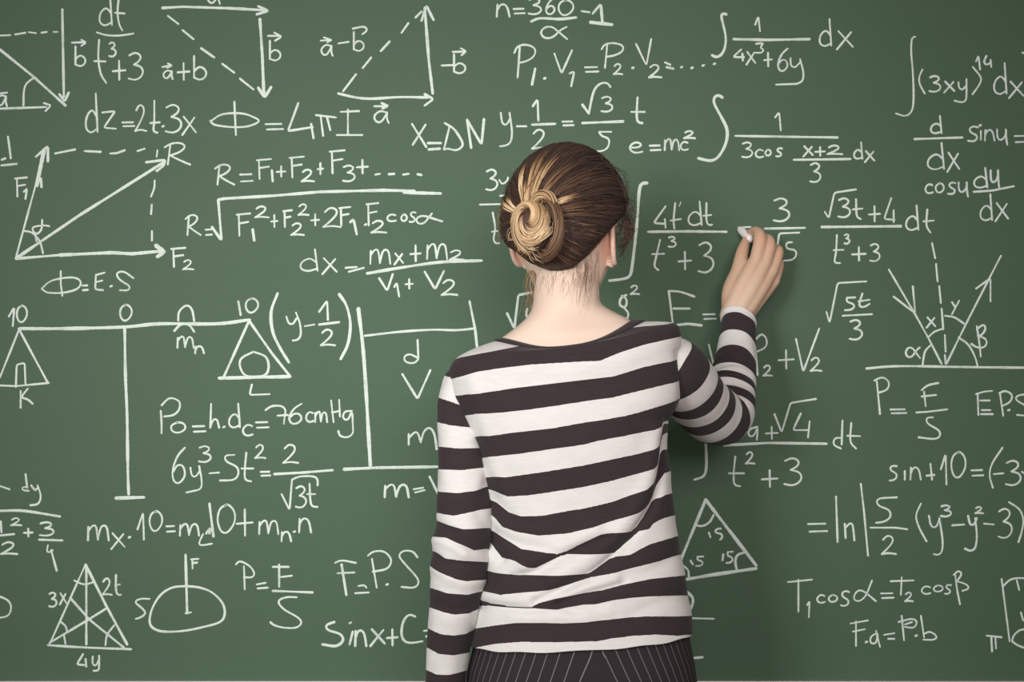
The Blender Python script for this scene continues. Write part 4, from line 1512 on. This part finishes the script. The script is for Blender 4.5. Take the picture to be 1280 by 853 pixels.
# lighter streaks drawn back over the crown
for az_d, el_d, cnt, tn, sp in ((-42, 58, 22, .98, 1.6), (-36, 50, 8, .9, 1.2), (-24, 44, 6, .8, 1.5), (-62, 24, 16, 1.0, 1.6), (-46, 26, 14, 1.0, 1.2), (-10, 62, 6, .7, 2), (8, 60, 9, .85, 1.8), (22, 64, 8, .8, 1.6), (30, 68, 12, .9, 1.4), (38, 54, 6, .6, 2), (62, 56, 6, .5, 3), (42, 24, 18, .98, 2.2), (60, 14, 8, .5, 4), (-20, 70, 8, .8, 2), (0, 78, 7, .7, 3), (20, 40, 5, .8, 2), (-14, 40, 8, .9, 2), (80, 40, 8, .42, 5)):
    for i in range(cnt):
        comb(math.radians(rh.gauss(az_d, sp)), math.radians(rh.gauss(el_d, sp)), rh.uniform(.0035, .0068), rh.uniform(.0006, .0011),
             (lambda t, tn=tn, q=rh.uniform(-.12, .1): min(1, .22 + (tn - .22 + q) * smooth01(t, .05, .6))), rh.uniform(0, .015))
# lower back hair swept up under the bun
for i in range(500):
    az = rh.uniform(-1.1, 1.2); h = hairline(az)
    comb(az, h + .02 + rh.random() * .25, rh.uniform(0, .003), rh.uniform(.0006, .0011), (lambda t, b=rh.choice((.1, .2, .3, .45)): b + .12 * t), .03)
# loose hairs standing off the surface
for i in range(170):
    az = rh.uniform(-1.9, 2.4); el = rh.uniform(-.5, 1.45)
    if el < hairline(az) + .05: continue
    comb(az, el, rh.uniform(.003, .0075), rh.uniform(.00025, .00042), (lambda t, b=rh.choice((.06, .1, .15, .25, .4)): b + .12 * t), rh.uniform(.03, .12), 18, rh.uniform(.5, .92))
hair = ppart('hair', Gv, Gf, M_HAIR, attrs={'tone': Gt}); hair['label'] = 'dark brown hair with blond streaks, combed back into a bun'

# the bun: strands wound round an off-centre whorl
Gv, Gf, Gt = [], [], []
bx = Vector((math.cos(BUN_AZ), math.sin(BUN_AZ), 0)); bz = bd.cross(bx) * -1
if bz.z < 0: bz = -bz
bc, _r = hair_r(BUN_AZ, BUN_EL); base_r = _r
def bun_pt(u, v, h): return bd * (base_r - 0.006 + h) + bx * u + bz * v
# screen-right is +u, up is +v (metres)
def dome(rho, R, H): return H * math.sqrt(max(0.0, 1 - min(1, rho) ** 2.2))
def bun_uv(px, py, h):
    """offset on the bun's base plane of the point seen at a photo pixel"""
    u = v = 0.0
    for _ in range(12):
        p = HM @ bun_pt(u, v, h); qx, qy = proj(p); k = (p.y + CAM_D) / FPX
        u += (px - qx) * k; v -= (py - qy) * k
    return u, v
CU, CV = bun_uv(663, 284.5, .012); RU, RV = .0335, .0405
LU, LV = bun_uv(688, 287, .010)
TU, TV = bun_uv(680, 253, .010)
D, F = sphere_dirs(30, 20)
V = [HM @ bun_pt(CU + d[0] * (RU - .003), CV + d[2] * (RV - .003), -d[1] * 0.028 + .006) for d in D]
add(V, F, [.30] * len(V))
for i in range(560):
    lock = rh.randrange(15); lr = random.Random(lock * 7 + 3)
    a0 = lock / 15 * 2 * math.pi + rh.gauss(0, .12); turns = lr.uniform(.75, 1.25) * math.pi + rh.uniform(-.15, .15)
    r0 = min(1.03, lr.uniform(.80, 1.02) + rh.gauss(0, .06)); r1 = r0 * (lr.uniform(.06, .30) + rh.uniform(0, .12))
    tn = min(1, lr.choice((.74, .80, .86, .92, .97, 1.0, .62)) + rh.uniform(-.16, .08)) - (.34 if rh.random() < .12 else 0); lift = lr.uniform(-.0016, .0030) - abs(rh.gauss(0, .0012)); pts = []
    n = 22
    for k in range(n):
        t = k / (n - 1); rho = r0 + (r1 - r0) * t ** 1.2; a = a0 - turns * t; sh = 1 - rho
        u = CU + RU * rho * math.cos(a) + sh * .006; v = CV + RV * rho * math.sin(a) + sh * .022
        pit = 0.013 * math.exp(-(rho / .20) ** 2)
        pts.append(bun_pt(u, v, .005 + .031 * math.sqrt(max(0, 1 - min(1, rho) ** 2.2)) - pit + lift))
    strand(pts, rh.uniform(.0006, .0012), (lambda t, tn=tn: tn - .40 * smooth01(t, .72, 1)), 4)
def coil(cu, cv, R, a0, a1, h0, w, cnt, tones, asp=1.12):
    for i in range(cnt):
        q = rh.random() * 2 * math.pi; rr = w * math.sqrt(rh.random())
        tn = rh.choice(tones); s0 = a0 + rh.uniform(-.18, .18); s1 = a1 + rh.uniform(-.25, .25); pts = []
        for k in range(20):
            t = k / 19; a = s0 + (s1 - s0) * t; tw = t * 1.8 + q; e = math.sin(math.pi * t) ** .5
            o = rr * math.cos(tw) * (.4 + .6 * e)
            pts.append(bun_pt(cu + (R + o) * math.cos(a), cv + (R + o) * math.sin(a) * asp, h0 * (.3 + .7 * e) + rr * math.sin(tw)))
        strand(pts, rh.uniform(.0006, .0011), tn, 4)
coil(LU - .014, LV, .031, 1.45, -1.45, .013, .0085, 200, (.30, .38, .45, .52, .60, .34), 1.32)     # brown coil right of the ball
coil(TU, TV - .006, .018, math.pi * 1.05, -.2, .012, .0065, 120, (.62, .70, .80, .88, .5), 1.0)      # small loop above it
for i in range(60):                                                                                  # stray ends round the bun
    a = rh.uniform(0, 6.28); u = CU + .008 + (RU + .006) * math.cos(a); v = CV + (RV + .003) * math.sin(a)
    b = a + rh.choice((-1, 1)) * rh.uniform(.9, 1.6); L = rh.uniform(.01, .026)
    strand([bun_pt(u - .006 * math.cos(a), v - .006 * math.sin(a), .016), bun_pt(u + L * .5 * math.cos(b), v + L * .5 * math.sin(b), .014), bun_pt(u + L * math.cos(b), v + L * math.sin(b), rh.uniform(.002, .012))], rh.uniform(.0003, .0006), rh.uniform(.45, .95), 4)
bun = ppart('hair_bun', Gv, Gf, M_HAIR, attrs={'tone': Gt}, parent=hair); bun['label'] = 'blond twisted bun at the back of the head'

# loose wisps
Gv, Gf, Gt = [], [], []
def wisp(px, py, d, pts, r, tone):
    """a loose hair through points given in the photo's frame"""
    P = [Vector(p) for p in catmull([tuple(W(*q)) for q in pts], 22)]
    n = len(P); v, f = tube_geo(P, [r * (1 - .7 * i / n) for i in range(n)], 4, caps=False)
    add(v, f, [tone] * len(v))
G = rh.gauss
for i in range(170):                        # messy tuft at the right of the crown
    a = rh.uniform(-.95, .38); R0 = rh.uniform(62, 80); x, y = 706 + R0 * math.cos(a), 272 + R0 * 1.06 * math.sin(a)
    b = a + math.pi / 2 * rh.choice((-1, 1)) + rh.uniform(-.4, .4); L = rh.uniform(12, 34); c = rh.uniform(2, 13)
    wisp(0, 0, 0, [(x, y, 2.535), (x + L * .35 * math.cos(b) + c * math.cos(a), y + L * .35 * math.sin(b) + c * math.sin(a), 2.535), (x + L * .8 * math.cos(b) + c * .9 * math.cos(a), y + L * .8 * math.sin(b) + c * .9 * math.sin(a), 2.54), (x + L * math.cos(b) - 3 * math.cos(a), y + L * math.sin(b), 2.545)], rh.uniform(.0003, .0006), rh.uniform(.04, .36))
for i in range(26):                         # forelock at the temple
    o = G(0, 3)
    wisp(0, 0, 0, [(776 + o, 262, 2.60), (785 + o * .7, 275, 2.61), (788 + G(0, 2), 290, 2.615), (783 + o, 303, 2.615), (776 + G(0, 3), 316 + G(0, 5), 2.61)], .0006, rh.uniform(.05, .4))
from mathutils.bvhtree import BVHTree
bpy.context.view_layer.update()
BVH = BVHTree.FromPolygons([v.co for v in me.vertices], [tuple(p.vertices) for p in me.polygons])
def on_skin(px, py, lift):
    """(px, py, distance) of the skin seen at a pixel, lifted a little"""
    o = Vector((0, -CAM_D, CAM_Z)); t = W(px, py, 1.0) - o
    h = BVH.ray_cast(o - Vector((PX.x, PX.y, 0)), t.normalized())
    return (px, py, (h[0].y + PX.y + CAM_D if h[0] is not None else 2.55) - lift)
for i in range(150):                        # fine soft hair on the nape, thicker behind the right ear
    if rh.random() < .68: x = min(748, G(733, 10)); y = rh.uniform(312, 346); L = rh.uniform(14, 52); tn = rh.uniform(.22, .58)
    else: x = rh.uniform(668, 738); y = rh.uniform(336, 352); L = rh.uniform(10, 34); tn = rh.uniform(.4, .75)
    dx = rh.uniform(-9, 5); c = G(0, 3.5)
    pts = [on_skin(min(max(x + dx * q * q + c * math.sin(3.1 * q), 668), 749), y + L * q, .0008 + .0012 * q) for q in (0, .33, .66, 1)]
    wisp(0, 0, 0, pts, rh.uniform(.00011, .0002), tn + .12)
for i in range(26):                         # wisps hanging at the left of the neck
    x = G(667, 4)
    wisp(0, 0, 0, [(x, 338, 2.545), (x - 3 + G(0, 3), 358, 2.545), (x - 2 + G(0, 5), 375, 2.548), (x - 7 + G(0, 5), 390 + G(0, 8), 2.55)], .00035, rh.uniform(.35, .75))
for i in range(60):                         # flyaways round the outline
    a = rh.uniform(-2.9, .5); R0 = 78; x, y = 706 + 80 * math.cos(a), 276 + 90 * math.sin(a); b = a + rh.choice((-1, 1)) * rh.uniform(.8, 1.4); L = rh.uniform(8, 20)
    wisp(0, 0, 0, [(x - 4 * math.cos(a), y - 4 * math.sin(a), 2.56), (x + L * .5 * math.cos(b), y + L * .5 * math.sin(b), 2.56), (x + L * math.cos(b) - 3 * math.cos(a), y + L * math.sin(b), 2.56)], .0003, rh.uniform(.2, .7))
for i in range(26):
    wisp(0, 0, 0, [(G(640, 8), G(255, 12), 2.52), (G(628, 4), G(275, 12), 2.535), (G(626, 4), G(300, 10), 2.545)], .0004, rh.uniform(.3, .7))
ppart('hair_wisp', Gv, Gf, M_HAIR, attrs={'tone': Gt}, parent=hair)['kind'] = 'stuff'

# ---------------- glasses
gl = bpy.data.objects.new('glasses', None); COL.objects.link(gl); gl.parent = person; gl['label'] = 'thin brass-framed glasses'
geo = []
for sx in (-1, 1):
    c = Vector((sx * .033, .103, -.006)); R = [HM @ (c + Vector((.025 * math.cos(a), -.004 * abs(math.cos(a)) * (1 if math.cos(a) * sx > 0 else 0), .021 * math.sin(a)))) for a in np.linspace(0, 2 * math.pi, 41)]
    geo.append(tube_geo(R, [.0011] * 41, 8, caps=False))
    Vl = [HM @ (c + Vector((0, .001, 0)))] + [HM @ (c + Vector((.0245 * math.cos(a), 0, .0205 * math.sin(a)))) for a in np.linspace(0, 2 * math.pi, 33)[:-1]]
    ppart('lens', Vl, [(0, 1 + k, 1 + (k + 1) % 32) for k in range(32)], M_LENS, parent=gl)
    P = [HM @ Vector(p) for p in ((sx * .058, .100, .000), (sx * .075, .094, .003), (sx * .0815, .055, .003), (sx * .083, .010, .002), (sx * .079, -.012, -.010))]
    c2 = catmull([tuple(p) for p in P], 30); v, f = tube_geo([Vector(p) for p in c2], [.0013] * len(c2), 8); ppart('temple', v, f, M_BRASS, parent=gl)
P = [HM @ Vector(p) for p in ((-.009, .104, -.002), (0, .107, .002), (.009, .104, -.002))]
c2 = catmull([tuple(p) for p in P], 10); geo.append(tube_geo([Vector(p) for p in c2], [.0012] * len(c2), 8))
v, f = join_geo(geo); ppart('rim', v, f, M_BRASS, parent=gl)

# ---------------- the stub of chalk held at the board
a, b = W(925.5, 287, 2.9485), W(938, 300, 2.905)
n = 14; pts = [a + (b - a) * (i / (n - 1)) for i in range(n)]
V, F = tube_geo(pts, [.0060, .0068] + [.0071] * (n - 3) + [.0066], 20)
st = mesh_obj('chalk_stick', [Vector(p) - a for p in V], F, M_STICK); fix_normals(st); st.location = a
st['label'] = 'short white stick of chalk held in the raised hand at the board'; st['category'] = 'chalk'
